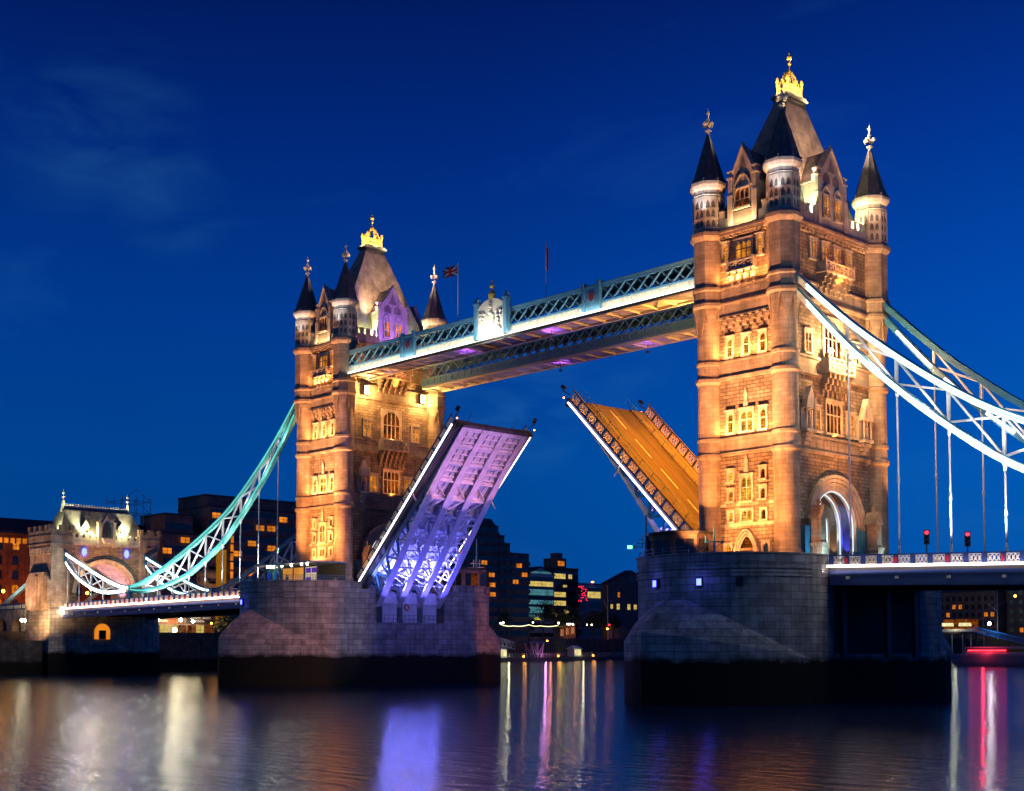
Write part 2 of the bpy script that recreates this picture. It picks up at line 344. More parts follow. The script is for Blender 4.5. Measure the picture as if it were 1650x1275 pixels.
#--MARK-TOWER
TX, TY = 5.226, 9.139
XW, YW = 5.35, 9.25
def FY(u, w, z): return (u, -YW - w, z)
def FYB(u, w, z): return (-u, YW + w, z)
def FX(u, w, z): return (XW + w, u, z)
def FXB(u, w, z): return (-XW - w, -u, z)
def arch_pts(u0, u1, z0, rise, n=6, pointed=True):
    """points along an arch from (u0,z0) over to (u1,z0)"""
    c = (u0 + u1) / 2; hw = (u1 - u0) / 2; pts = []
    for i in range(2 * n + 1):
        t = i / (2 * n)
        if pointed:
            s = 1 - abs(2 * t - 1); x = c + (2 * t - 1) * hw; z = z0 + rise * math.sin(s * math.pi / 2) ** 0.75
        else:
            a = math.pi * (1 - t); x = c + hw * math.cos(a); z = z0 + rise * math.sin(a)
        pts.append((x, z))
    return pts
def window(F, par, u, z0, z1, w, n=2, pane='pane', transom=0.55, hood=True, w0=0.0, surround=0.24, arch=None, name='window'):
    m = MB(); hw = w / 2; pr = w0 + 0.2
    m.fbox(F, u - hw - surround, u - hw, w0, pr, z0 - 0.05, z1 + surround); m.fbox(F, u + hw, u + hw + surround, w0, pr, z0 - 0.05, z1 + surround)
    m.fbox(F, u - hw, u + hw, w0, pr, z1, z1 + surround)
    m.fbox(F, u - hw - surround - 0.06, u + hw + surround + 0.06, w0, pr + 0.16, z0 - 0.27, z0 - 0.052)
    if hood: m.fbox(F, u - hw - surround - 0.1, u + hw + surround + 0.1, w0, pr + 0.14, z1 + surround + 0.002, z1 + surround + 0.14)
    lw = w / n; h = z1 - z0
    if arch:
        pts = arch_pts(u - hw, u + hw, z1 - arch, arch, 8, False)
        for (a, za), (b_, zb) in zip(pts[:-1], pts[1:]):
            m.fprism(F, [(a, za), (b_, zb), (b_, z1 + 0.02), (a, z1 + 0.02)], w0 + 0.04, w0 + 0.17)
    for i in range(1, n): m.fbox(F, u - hw + i * lw - 0.055, u - hw + i * lw + 0.055, w0 + 0.03, w0 + 0.15, z0, z1 - (0.1 if arch else 0))
    if transom: m.fbox(F, u - hw, u + hw, w0 + 0.032, w0 + 0.14, z0 + h * transom - 0.05, z0 + h * transom + 0.05)
    if not arch:
        for i in range(n):      # pointed heads
            a = u - hw + i * lw; b_ = a + lw; zt = z1; hh = min(0.6, lw * 0.7)
            m.fprism(F, [(a, zt - hh), (a + lw * 0.14, zt - hh * 0.45), (a + lw * 0.5, zt - 0.02), (a, zt)], w0 + 0.034, w0 + 0.13)
            m.fprism(F, [(b_, zt - hh), (b_, zt), (b_ - lw * 0.5, zt - 0.02), (b_ - lw * 0.14, zt - hh * 0.45)], w0 + 0.034, w0 + 0.13)
    o = m.obj(name, M['trim'], par)
    p = MB(); p.fbox(F, u - hw, u + hw, w0 - 0.05, w0 + 0.028, z0 - 0.05, z1); p.obj('pane', M[pane], o)
    return o
def finial_mesh(m, cx, cy, z, s=1.0):
    m.tube((cx, cy, z - 0.2 * s), (cx, cy, z + 0.55 * s), 0.17 * s, 0.12 * s); m.lathe([(0.14 * s, z + 0.3 * s), (0.34 * s, z + 0.42 * s), (0.34 * s, z + 0.5 * s), (0.14 * s, z + 0.62 * s)], 8, cx, cy)
    c = z + 1.15 * s
    for dx, dz in ((-0.42, 0), (0.42, 0), (0, -0.35), (0, 0.42)):
        m.tube((cx, cy, c), (cx + dx * s, cy, c + dz * s), 0.1 * s, 0.16 * s); m.tube((cx, cy, c), (cx, cy + dx * s, c + dz * s), 0.1 * s, 0.16 * s)
    for dx in (-0.46, 0.46):
        m.ball((cx + dx * s, cy, c), 0.22 * s, 6, 4); m.ball((cx, cy + dx * s, c), 0.22 * s, 6, 4)
    m.ball((cx, cy, c + 0.5 * s), 0.2 * s, 6, 4)
    m.tube((cx, cy, c + 0.5 * s), (cx, cy, c + 1.2 * s), 0.09 * s, 0.07 * s); m.ball((cx, cy, c + 1.15 * s), 0.2 * s, 6, 4); m.tube((cx, cy, c + 1.2 * s), (cx, cy, c + 1.75 * s), 0.06 * s, 0.01)
def make_turret(root):
    m = MB()
    low = [(1.78, 14.6), (1.78, 15.9), (1.62, 16.05), (1.62, 16.4), (1.5, 16.6), (1.45, 16.7), (1.45, 27.4), (1.56, 27.55), (1.7, 27.7), (1.7, 28.05), (1.5, 28.3), (1.47, 29.45), (1.6, 29.6), (1.6, 29.9), (1.47, 30.05),
           (1.45, 36.2), (1.55, 36.35), (1.7, 36.5), (1.7, 36.85), (1.5, 37.1), (1.47, 38.4), (1.6, 38.55), (1.6, 38.85), (1.47, 39.0), (1.45, 42.6), (1.6, 45.0)]
    m.lathe(low, 28)
    ph = math.pi / 8
    up = [(1.72, 44.9), (1.85, 45.0), (2.1, 45.35), (2.1, 45.7), (1.9, 45.95), (1.9, 47.1), (2.06, 47.25), (2.06, 47.55), (1.86, 47.7), (1.86, 53.1), (2.0, 53.25), (2.28, 53.6), (2.28, 54.05), (1.95, 54.3)]
    m.lathe(up, 8, 0, 0, ph)
    for i in range(8):      # long pointed squinches carrying the octagon
        a = i * math.pi / 4; c, s = math.cos(a), math.sin(a)
        def P(r, t, z): return (c * r - s * t, s * r + c * t, z)
        m.add([P(1.4, -0.6, 45), P(1.4, 0.6, 45), P(1.78, 0.7, 45), P(1.78, -0.7, 45), P(1.4, 0, 41.9), P(1.5, 0, 41.9)], [(0, 1, 2, 3), (3, 2, 5), (0, 4, 1), (0, 3, 5, 4), (1, 4, 5, 2)])
    t = m.obj('turret', M['ashlar'], root)
    l = MB(); l.lathe([(1.84, 54.25), (1.84, 58.5), (1.95, 58.6), (1.84, 58.75), (1.84, 59.15), (2.1, 59.4), (2.28, 59.75), (2.28, 60.1), (2.1, 60.25)], 8, 0, 0, ph)
    for i in range(8):
        a = i * math.pi / 4; c, s = math.cos(a), math.sin(a); ap = 1.84 * math.cos(ph)
        def F(u, w, z): return (c * (ap + w) - s * u, s * (ap + w) + c * u, z)
        for u0, u1 in ((-0.7, -0.56), (-0.06, 0.06), (0.56, 0.7)): l.fbox(F, u0, u1, 0.0, 0.1, 54.6, 58.4)
        for z0, z1 in ((54.45, 54.7), (55.6, 55.85), (58.2, 58.4)): l.fbox(F, -0.69, 0.69, 0.0, 0.09, z0, z1)
        for u0, u1 in ((-0.56, -0.06), (0.06, 0.56)):
            for zt in (58.2, 57.0):
                l.fprism(F, [(u0, zt - 0.7), ((u0 + u1) / 2, zt), (u0, zt)], 0, 0.08); l.fprism(F, [(u1, zt - 0.7), (u1, zt), ((u0 + u1) / 2, zt)], 0, 0.08)
    la = l.obj('lantern', M['trim'], t)
    d = MB()
    for i in range(8):
        a = i * math.pi / 4; c, s = math.cos(a), math.sin(a); ap = 1.84 * math.cos(ph)
        def F(u, w, z): return (c * (ap + w) - s * u, s * (ap + w) + c * u, z)
        for u0, u1 in ((-0.5, -0.12), (0.12, 0.5)):
            for z0, z1 in ((56.0, 56.5), (54.8, 55.3), (57.1, 57.6)): d.fprism(F, [(u0, z0), (u1, z0), (u1, z1), ((u0 + u1) / 2, z1 + 0.35), (u0, z1)], -0.05, 0.025)
    d.obj('blind_arch', M['slate'], t)
    s = MB(); s.lathe([(2.2, 60.12), (2.02, 60.3), (1.06, 63.3), (0.17, 66.35)], 8, 0, 0, ph)
    for i in range(8):
        a = ph + i * math.pi / 4
        s.tube((2.0 * math.cos(a), 2.0 * math.sin(a), 60.3), (0.17 * math.cos(a), 0.17 * math.sin(a), 66.3), 0.06, 0.04, 5)
        s.ball((2.12 * math.cos(a), 2.12 * math.sin(a), 60.4), 0.14, 5, 4)
    s.obj('spire', M['slate'], t)
    f = MB(); finial_mesh(f, 0, 0, 66.2, 1.2); f.obj('finial', M['cream'], t)
    return t
def band_ring(z0, z1, top, root):
    m = MB()
    for F, L in ((FY, TX - 1.2), (FYB, TX - 1.2), (FX, TY - 1.2), (FXB, TY - 1.2)):
        m.fbox(F, -L, L, 0, 0.14, z0 + 0.42, z1 - 0.32)
        m.fbox(F, -L, L, 0, 0.22, z0, z0 + 0.2); m.fbox(F, -L, L, 0, 0.36, z0 + 0.2, z0 + 0.42)
        m.fbox(F, -L, L, 0, 0.3, z1 - 0.32, z1 - 0.1); m.fbox(F, -L, L, 0, 0.2, z1 - 0.1, z1)
    return m.obj('string_course', M['ashlar'], root)
def gable(F, root, hw, zb, ze, zp, wins, big=None):
    m = MB(); m.fprism(F, [(-hw, zb), (hw, zb), (hw, ze), (0.35, zp), (-0.35, zp), (-hw, ze)], -0.55, 0.25)
    m.fprism(F, [(-hw + .1, zb), (hw - .1, zb), (hw - .1, ze - .3), (0, zp - .5), (-hw + .1, ze - .3)], -3.6, -0.55)
    for s in (-1, 1):       # stepped buttresses with pinnacles
        m.fbox(F, s * hw - 0.35, s * hw + 0.35, -0.3, 0.5, zb, ze - 1.6); m.fbox(F, s * hw - 0.27, s * hw + 0.27, -0.25, 0.42, ze - 1.6, ze + 0.3)
        m.fbox(F, s * hw - 0.4, s * hw + 0.4, -0.35, 0.52, ze + 0.3, ze + 0.5); m.fbox(F, s * hw - 0.25, s * hw + 0.25, -0.2, 0.36, ze + 0.5, ze + 1.1)
        m.fbox(F, s * hw - 0.36, s * hw + 0.36, -0.3, 0.48, ze + 1.1, ze + 1.25)
        m.fprism(F, [(s * (hw + .1), ze), (s * (hw + .1), ze + .28), (0, zp + 0.35), (0, zp)], -0.6, 0.42)
    m.fbox(F, -0.14, 0.14, 0.0, 0.28, zp, zp + 0.6)
    g = m.obj('dormer_gable', M['trim'], root)
    t = MB()                # blind tracery on the gable face
    for a, b_ in ((-0.62, -0.1), (0.1, 0.62)):
        t.fprism(F, [(a * hw, ze - .2), (b_ * hw, ze - .2), (b_ * hw, ze + .6), ((a + b_) / 2 * hw, ze + 1.2), (a * hw, ze + .6)], 0.2, 0.262)
    t.fprism(F, [(-.3 * hw, ze + 1.3), (.3 * hw, ze + 1.3), (0, zp - .8)], 0.2, 0.262)
    t.obj('blind_tracery', M['slate_light'], g)
    for (u, z0, z1, w, n, pane) in wins:
        window(F, g, u, z0, z1, w, n, pane, 0.4, False, 0.25, 0.16)
        m2 = MB(); pts = arch_pts(u - w / 2 - .16, u + w / 2 + .16, z1 + 0.2, w * 0.75)
        for (a, za), (b_, zb_) in zip(pts[:-1], pts[1:]): m2.beam(F(a, 0.34, za), F(b_, 0.34, zb_), 0.2, 0.2, F(0, 1, 0))
        m2.obj('hood_mould', M['trim'], g)
    rf = MB(); rf.fprism(F, [(-hw - .05, ze - .1), (0, zp + .1), (hw + .05, ze - .1), (hw - .2, ze - .25), (0, zp - .2), (-hw + .2, ze - .25)], -3.6, -0.62); rf.obj('dormer_roof', M['slate'], g)
    return g
def balcony(F, root, hw, z0, z1, depth, corb, panel='trim'):
    m = MB(); m.fbox(F, -hw, hw, 0, depth, z0, z0 + 0.18); m.fbox(F, -hw - .1, hw + .1, 0, depth + .12, z0 - .14, z0)
    m.fbox(F, -hw - .05, hw + .05, depth - 0.2, depth + 0.04, z1 - 0.16, z1)
    k = max(3, int(hw * 2 / 0.9))
    for i in range(k + 1):
        u = -hw + 2 * hw * i / k; m.fbox(F, u - 0.09, u + 0.09, depth - 0.17, depth - .002, z0 + .18, z1 - .16)
    for s in (-1, 1):
        m.fbox(F, s * hw - 0.14, s * hw + 0.14, depth - 0.24, depth + 0.06, z0 + .02, z1 + 0.2); m.fbox(F, s * (hw - .06) - .06, s * (hw - .06) + .06, 0, depth - .24, z0 + .18, z1)
    for i in range(k):      # quatrefoil bars
        a = -hw + 2 * hw * i / k; b_ = a + 2 * hw / k
        m.beam(F(a, depth - .09, z0 + .18), F(b_, depth - .09, z1 - .16), .1, .1, F(0, 1, 0)); m.beam(F(b_, depth - .092, z0 + .18), F(a, depth - .092, z1 - .16), .1, .1, F(0, 1, 0))
    o = m.obj('balcony', M[panel], root)
    zc = z0 - .14; n = max(4, int(hw * 2 / 0.85))
    for i in range(n):
        u = -hw + .25 + (2 * hw - .5) * i / (n - 1); c = MB()
        for j in range(4):
            d = depth * (1 - j / 4.0); c.fbox(F, u - .17, u + .17, 0, d, zc - corb * (j + 1) / 4, zc - corb * j / 4)
        c.obj('corbel', M['ashlar'], o)
    return o
def make_crown(root):
    m = MB(); z = 71.95
    for p, q in (((-1.15, -2.1), (1.15, -2.1)), ((1.15, -2.1), (1.15, 2.1)), ((1.15, 2.1), (-1.15, 2.1)), ((-1.15, 2.1), (-1.15, -2.1))):
        m.beam((*p, z + .16), (*q, z + .16), .2, .32); m.beam((*p, z + .75), (*q, z + .75), .12, .14)
        n = 8
        for i in range(n + 1):
            x = p[0] + (q[0] - p[0]) * i / n; y = p[1] + (q[1] - p[1]) * i / n
            m.tube((x, y, z + .2), (x, y, z + .95), .07, .05, 5); m.ball((x, y, z + 1.05), .15 if i % 2 else .2, 6, 4)
    for sx in (-1, 0, 1):
        for sy in (-1, 0, 1):
            if sx == 0 and sy == 0: continue
            x, y = sx * 1.15, sy * 2.1; h = 1.7 if sx and sy else 1.4
            m.tube((x, y, z), (x, y, z + h), .14, .09, 6); m.ball((x, y, z + h + .15), .27, 7, 5); m.ball((x, y, z + h - .45), .24, 7, 5)
            for dx, dy in ((.26, 0), (-.26, 0), (0, .26), (0, -.26)): m.ball((x + dx, y + dy, z + h - .1), .15, 5, 4)
            pts = []
            for i in range(9):
                t = i / 8; k = 1 - t; pts.append((x * k, y * k, z + .5 + 2.4 * math.sin(t * math.pi / 2)))
            for a, b_ in zip(pts[:-1], pts[1:]): m.tube(a, b_, .1, .1, 5)
            for p in pts[1:-1]: m.ball((p[0], p[1], p[2] + .13), .17, 6, 4)
    m.tube((0, 0, z + 2.6), (0, 0, z + 4.9), .18, .1, 8); m.ball((0, 0, z + 2.9), .36); m.lathe([(.16, z + 3.7), (.36, z + 3.85), (.3, z + 4.05), (.12, z + 4.15)], 8)
    for dx, dy in ((.28, 0), (-.28, 0), (0, .28), (0, -.28)):
        m.ball((dx, dy, z + 4.55), .27, 7, 5)
    m.ball((0, 0, z + 5.0), .24, 7, 5); m.tube((0, 0, z + 5.0), (0, 0, z + 5.35), .07, .02, 5)
    m.v = [(x * .66, y_ * .68, 71.95 + (z_ - 71.95) * 1.06) for x, y_, z_ in m.v]
    return m.obj('roof_crown', M['gold'], root)
def make_tower():
    root = thing('bridge_tower', 'right hand stone bridge tower with orange lit windows beside the raised orange road leaf', 'tower')
    # core with a carriage arch through it
    m = MB(); AH, ZS = 4.5, 19.75
    m.box(-XW, XW, -YW, -AH, 14.6, 25); m.box(-XW, XW, AH, YW, 14.6, 25); m.box(-XW, XW, -YW, YW, 25, 54.3)
    pts = arch_pts(-AH, AH, ZS, 4.5, 10, False)
    for (a, za), (b_, zb) in zip(pts[:-1], pts[1:]):
        m.fprism(FX, [(a, za), (b_, zb), (b_, 25), (a, 25)], -2 * XW, 0)
    m.obj('wall', M['rough'], root)
    t0 = make_turret(root); t0.location = (TX, -TY, 0)
    for x, y in ((-TX, -TY), (TX, TY), (-TX, TY)):
        c = copy_tree(t0, root); c.location = (x, y, 0)
    for z0, z1 in ((27.75, 30.0), (36.55, 38.95), (45.2, 47.6)): band_ring(z0, z1, None, root)
    m = MB()                # main cornice and battlements
    for F, L, g in ((FY, TX - 1.3, 1.75), (FYB, TX - 1.3, 1.75), (FX, TY - 1.3, 2.75), (FXB, TY - 1.3, 2.75)):
        m.fbox(F, -L, L, 0, .3, 53.1, 53.4); m.fbox(F, -L, L, 0, .62, 53.4, 53.75); m.fbox(F, -L, L, 0, .8, 53.75, 54.05); m.fbox(F, -L, L, -.5, .55, 54.05, 54.3)
        n = int(2 * L / 0.8)
        for i in range(n): u = -L + .3 + (2 * L - .6) * i / (n - 1); m.fbox(F, u - .12, u + .12, .3, .55, 53.1, 53.4)
    m.obj('cornice', M['ashlar'], root)
    for F, L, g in ((FY, TX - 1.3, 1.75), (FYB, TX - 1.3, 1.75), (FX, TY - 1.3, 2.75), (FXB, TY - 1.3, 2.75)):
        for s in (-1, 1):
            m = MB(); a, b_ = sorted((s * (g + .36), s * L)); m.fbox(F, a, b_, -.1, .35, 54.3, 55.5)
            k = max(1, int((b_ - a) / 1.1))
            for i in range(k):
                u = a + (b_ - a) * (i + .5) / k; m.fbox(F, u - .33, u + .33, -.1, .35, 55.5, 56.3); m.fbox(F, u - .4, u + .4, -.16, .41, 56.3, 56.45)
            m.obj('battlement', M['trim'], root)
    # ---- river faces
    for F in (FY, FYB):
        w = lambda *a, **k: window(F, root, *a, **k)
        w(-2.2, 39.25, 41.35, .72, 1, 'pane_yellow'); w(.12, 39.25, 41.35, .72, 1, 'pane_yellow'); w(2.4, 39.25, 41.35, .72, 1, 'pane')
        w(-2.2, 30.45, 32.7, .72, 1, 'pane_yellow'); w(.08, 30.45, 32.75, 1.6, 2, 'pane_yellow'); w(2.35, 30.45, 32.7, .72, 1, 'pane')
        for zc in (33.3, 25.75):
            fm = MB(); fm.fbox(F, -.3, .3, 0, .26, zc, zc + .5); fm.fbox(F, -.2, .2, 0, .22, zc + .5, zc + 1.1); fm.fprism(F, [(-.34, zc + 1.1), (.34, zc + 1.1), (0, zc + 2.1)], 0, .24)
            fm.obj('wall_finial', M['trim'], root)
        w(-.05, 22.5, 25.2, 1.4, 2, 'pane_yellow', .55); w(-.03, 20.2, 21.4, 1.4, 2, 'pane_yellow', None, False)
        for s, pn in ((-1, 'pane_yellow'), (1, 'pane_dim')):
            w(s * 2.22, 24.85, 25.95, .62, 1, pn, None); w(s * 2.22, 22.6, 23.75, .62, 1, 'pane' if s < 0 else pn, None); w(s * 2.26, 20.25, 21.35, .62, 1, 'pane_yellow' if s < 0 else pn, None, False)
        m = MB(); L = TX - 1.35
        for a, b_ in ((-L, -2.95), (-1.5, -1.0), (1.0, 1.55), (2.95, L)): m.fbox(F, a, b_, 0, .07, 21.95, 22.26)
        m.fbox(F, -L, L, 0, .08, 19.62, 19.95); m.obj('stone_band', M['trim'], root)
        # doorway
        d = MB()
        for r, w0, ww in ((1.62, .0, .42), (1.36, .0, .3), (1.12, 0, .18)):
            pts = [(-r, 15.2)] + arch_pts(-r, r, 17.0, r * 1.38, 7) + [(r, 15.2)]
            for (a, za), (b_, zb) in zip(pts[:-1], pts[1:]): d.beam(F(a - .1, ww / 2, za), F(b_ - .1, ww / 2, zb), .26, ww, F(0, 1, 0)) if False else d.fprism(F, [(a - .1, za), (b_ - .1, zb), (b_ * .86 - .1, zb - .16), (a * .86 - .1, za - .16)], 0, ww)
        dr = d.obj('doorway', M['trim'], root)
        dl = MB(); dl.fbox(F, -1.0, .8, 0, .05, 15.2, 16.75); dl.obj('door', M['dark'], dr)
        tp = MB(); tp.fprism(F, [(u - .1, z) for u, z in arch_pts(-.96, .96, 17.1, 1.3, 7)], 0, .06); tp.obj('tympanum', M['pane_dim'], dr)
        w(-2.7, 16.5, 17.6, .8, 1, 'pane', None, False); w(2.5, 16.4, 17.6, .7, 1, 'glass', None, False)
        m = MB()            # corbelled frieze
        for r_ in range(3):
            for i in range(7):
                u = -3.0 + i * 1.0 + (.0 if r_ % 2 else .25); m.fbox(F, u - .26, u + .26, 0, .16 + .14 * r_, 42.2 + r_ * .5, 42.65 + r_ * .5)
        m.fbox(F, -L, L, 0, .34, 43.75, 44.0); m.fbox(F, -L, L, 0, .2, 44.0, 45.2); m.obj('corbel_frieze', M['ashlar'], root)
        # upper storey
        w(-.1, 50.45, 52.4, 2.1, 3, 'pane'); w(-2.62, 50.45, 52.5, .62, 1, 'pane'); w(2.2, 50.45, 52.5, .62, 1, 'pane')
        bal = balcony(F, root, 1.75, 48.95, 50.05, 1.0, 1.9)
        gable(F, root, 1.7, 54.3, 59.6, 63.3, [(0, 56.35, 58.5, 1.9, 3, 'pane_dim')])
        m = MB(); m.fbox(F, -1.4, 1.4, .25, .36, 54.5, 55.9); m.obj('carved_panel', M['slate_light'], root)
    # ---- road faces
    for F in (FX, FXB):
        w = lambda *a, **k: window(F, root, *a, **k)
        for s in (-1, 1): w(s * 4.95, 39.3, 41.6, 1.15, 2, 'pane', .55)
        w(0, 39.3, 43.6, 3.3, 4, 'pane_dim', .5, False, arch=1.5, surround=.45)
        balcony(F, root, 2.6, 37.3, 38.9, 1.35, 2.5)
        w(0, 30.5, 34.0, 3.0, 4, 'pane_dim', .6); w(-3.6, 30.5, 33.1, 1.4, 2, 'pane', .45); w(3.6, 30.5, 33.1, 1.4, 2, 'pane', .45)
        for s in (-1, 1):   # canopied niches with statues
            n = MB(); u = s * 5.9
            for e in (-1, 1):
                n.tube(F(u + e * .75, .9, 30.2), F(u + e * .75, .9, 32.6), .13, .13, 6); n.fprism(F, [(u + e * .75 - .3, 32.6), (u + e * .75 + .3, 32.6), (u + e * .75, 34.1)], .55, 1.15)
            n.fprism(F, [(u - .9, 32.6), (u + .9, 32.6), (u + .9, 33.0), (u, 35.2), (u - .9, 33.0)], .3, 1.1); n.fbox(F, u - 1.0, u + 1.0, 0, .35, 30.0, 33.2)
            for k in range(4): n.fbox(F, u - 1.0 + k * .2, u + 1.0 - k * .2, 0, 1.15 - k * .25, 29.95 - k * .45, 30.3 - k * .45)
            ni = n.obj('statue_niche', M['trim'], root)
            st = MB(); st.lathe([(.42, 30.3), (.4, 30.8), (.26, 31.4), (.36, 31.75), (.14, 31.95), (.17, 32.2), (.05, 32.42)], 8, 0, 0); st.v = [F(u + x, .72 + y * .8, z) for x, y, z in st.v]; st.uv = {}
            st.obj('statue', M['ashlar'], ni)
        m = MB()
        for i in range(9): m.fbox(F, -6.4 + i * 1.42, -5.4 + i * 1.42, .14, .2, 28.4, 29.5)
        m.obj('carved_frieze', M['ashlar'], root)
        # arch mouldings
        for i, r in enumerate((5.9, 5.45, 5.0, 4.6)):
            m = MB(); pts = [(-r, 15.2)] + arch_pts(-r, r, ZS, r, 14, False) + [(r, 15.2)]; ww = .55 - i * .12
            for (a, za), (b_, zb) in zip(pts[:-1], pts[1:]):
                q = (r - .36) / r
                m.fprism(F, [(a, za), (b_, zb), (b_ * q, ZS + (zb - ZS) * q if zb > ZS else zb), (a * q, ZS + (za - ZS) * q if za > ZS else za)], -.05, ww)
            m.obj('arch_moulding', M['trim'], root)
        # gabled stone pedestals and teal screens either side of the road
        for s in (-1, 1):
            p = MB(); u = s * 5.75
            p.fbox(F, u - .6, u + .6, .9, 2.5, 14.6, 17.2); p.fbox(F, u - .7, u + .7, .8, 2.6, 17.2, 17.5); p.fbox(F, u - .5, u + .5, 1.0, 2.3, 17.5, 20.2)
            p.fprism(F, [(u - .72, 20.2), (u + .72, 20.2), (u, 21.7)], .7, 2.5); p.fbox(F, u - .1, u + .1, 1.5, 1.8, 21.5, 22.4); p.fprism(F, [(u - .35, 18.0), (u + .35, 18.0), (u + .35, 19.3), (u, 19.9), (u - .35, 19.3)], 2.3, 2.36)
            p.obj('gate_pedestal', M['ashlar'], root)
            q = MB(); q.fbox(F, *sorted((s * 7.2, s * 4.2)), .3, .88, 14.6, 19.4); q.fbox(F, *sorted((s * 7.2, s * 3.4)), .25, .6, 14.6, 17.0); q.obj('teal_screen', M['teal'], root)
        for u, pn in ((-3.75, 'pane'), (-1.28, 'pane'), (1.2, 'pane'), (3.6, 'pane')): w(u, 50.4, 52.4, 1.0, 2, pn, .45)
        balcony(F, root, 2.9, 48.9, 50.1, 1.3, 2.2)
        gable(F, root, 2.7, 54.3, 59.9, 63.8, [(-1.2, 55.7, 58.2, 1.15, 2, 'pane'), (1.2, 55.7, 58.2, 1.15, 2, 'pane')])
    m = MB(); q_ = [(-4.48, 15.25)] + arch_pts(-4.48, 4.48, ZS, 4.48, 12, False) + [(4.48, 15.25)]
    for (a, za), (b_, zb) in zip(q_[:-1], q_[1:]): m.fprism(FX, [(a, za), (b_, zb), (b_ * 1.01, zb + .03), (a * 1.01, za + .03)], -2 * XW + .3, -.3)
    m.obj('arch_lining', M['pinkish'], root)
    # portal ribs in the carriage arch
    for x in (5.05, 3.3, 1.55, -.2, -1.95):
        m = MB(); pts = [(-4.3, 15.4)] + arch_pts(-4.3, 4.3, ZS, 4.3, 12, False) + [(4.3, 15.4)]
        for (a, za), (b_, zb) in zip(pts[:-1], pts[1:]): m.beam((x, a, za), (x, b_, zb), .5, .5, (1, 0, 0))
        ro = m.obj('portal_rib', M['white'], root); m = MB(); q_ = [(-4.05, 15.6)] + arch_pts(-4.05, 4.05, ZS, 4.05, 12, False) + [(4.05, 15.6)]
        for (a, za), (b_, zb) in zip(q_[:-1], q_[1:]): m.beam((x + .2, a, za), (x + .2, b_, zb), .2, .06, (1, 0, 0))
        m.obj('rib_glow', M['glow_rib'], ro)  # glow strips added so the ribs read as brightly lit
    # roof
    r = MB(); prof = [(4.4, 8.7, 54.4), (4.1, 8.4, 56.0), (3.2, 7.25, 59.5), (1.85, 3.95, 66.5), (.85, 1.75, 71.2)]
    r.rings([[(-a, -b_, z), (a, -b_, z), (a, b_, z), (-a, b_, z)] for a, b_, z in prof], perim=False)
    rf = r.obj('roof', M['slate_light'], root)
    p = MB(); p.box(-.95, .95, -1.85, 1.85, 71.1, 71.35); p.box(-1.2, 1.2, -2.15, 2.15, 71.35, 71.6); p.box(-1.05, 1.05, -1.95, 1.95, 71.6, 71.95)
    for i in range(13):
        y = -1.75 + 3.5 * i / 12
        for s in (-1, 1): p.fprism(lambda u, w, z, s=s: (s * (.96 + w), u, z), [(y - .12, 71.1), (y + .12, 71.1), (y, 70.5)], 0, .12)
    p.obj('roof_platform', M['dark'], rf)
    make_crown(rf)
    return root
T1 = make_tower()
T2 = copy_tree(T1); T2.location = (-82.3, 0, 0)
tag(T2, 'left hand stone bridge tower behind the purple lit raised leaf', 'tower')
for t in (T1, T2): t['group'] = 'twin bridge towers'
def at_tower(t, p): return (t.location.x + p[0], p[1], p[2])
OR = (1.0, 0.345, 0.085); WARM = (1.0, 0.6, 0.26); GRN = (0.95, 1.0, 0.5); GOLDL = (1.0, 0.75, 0.3)
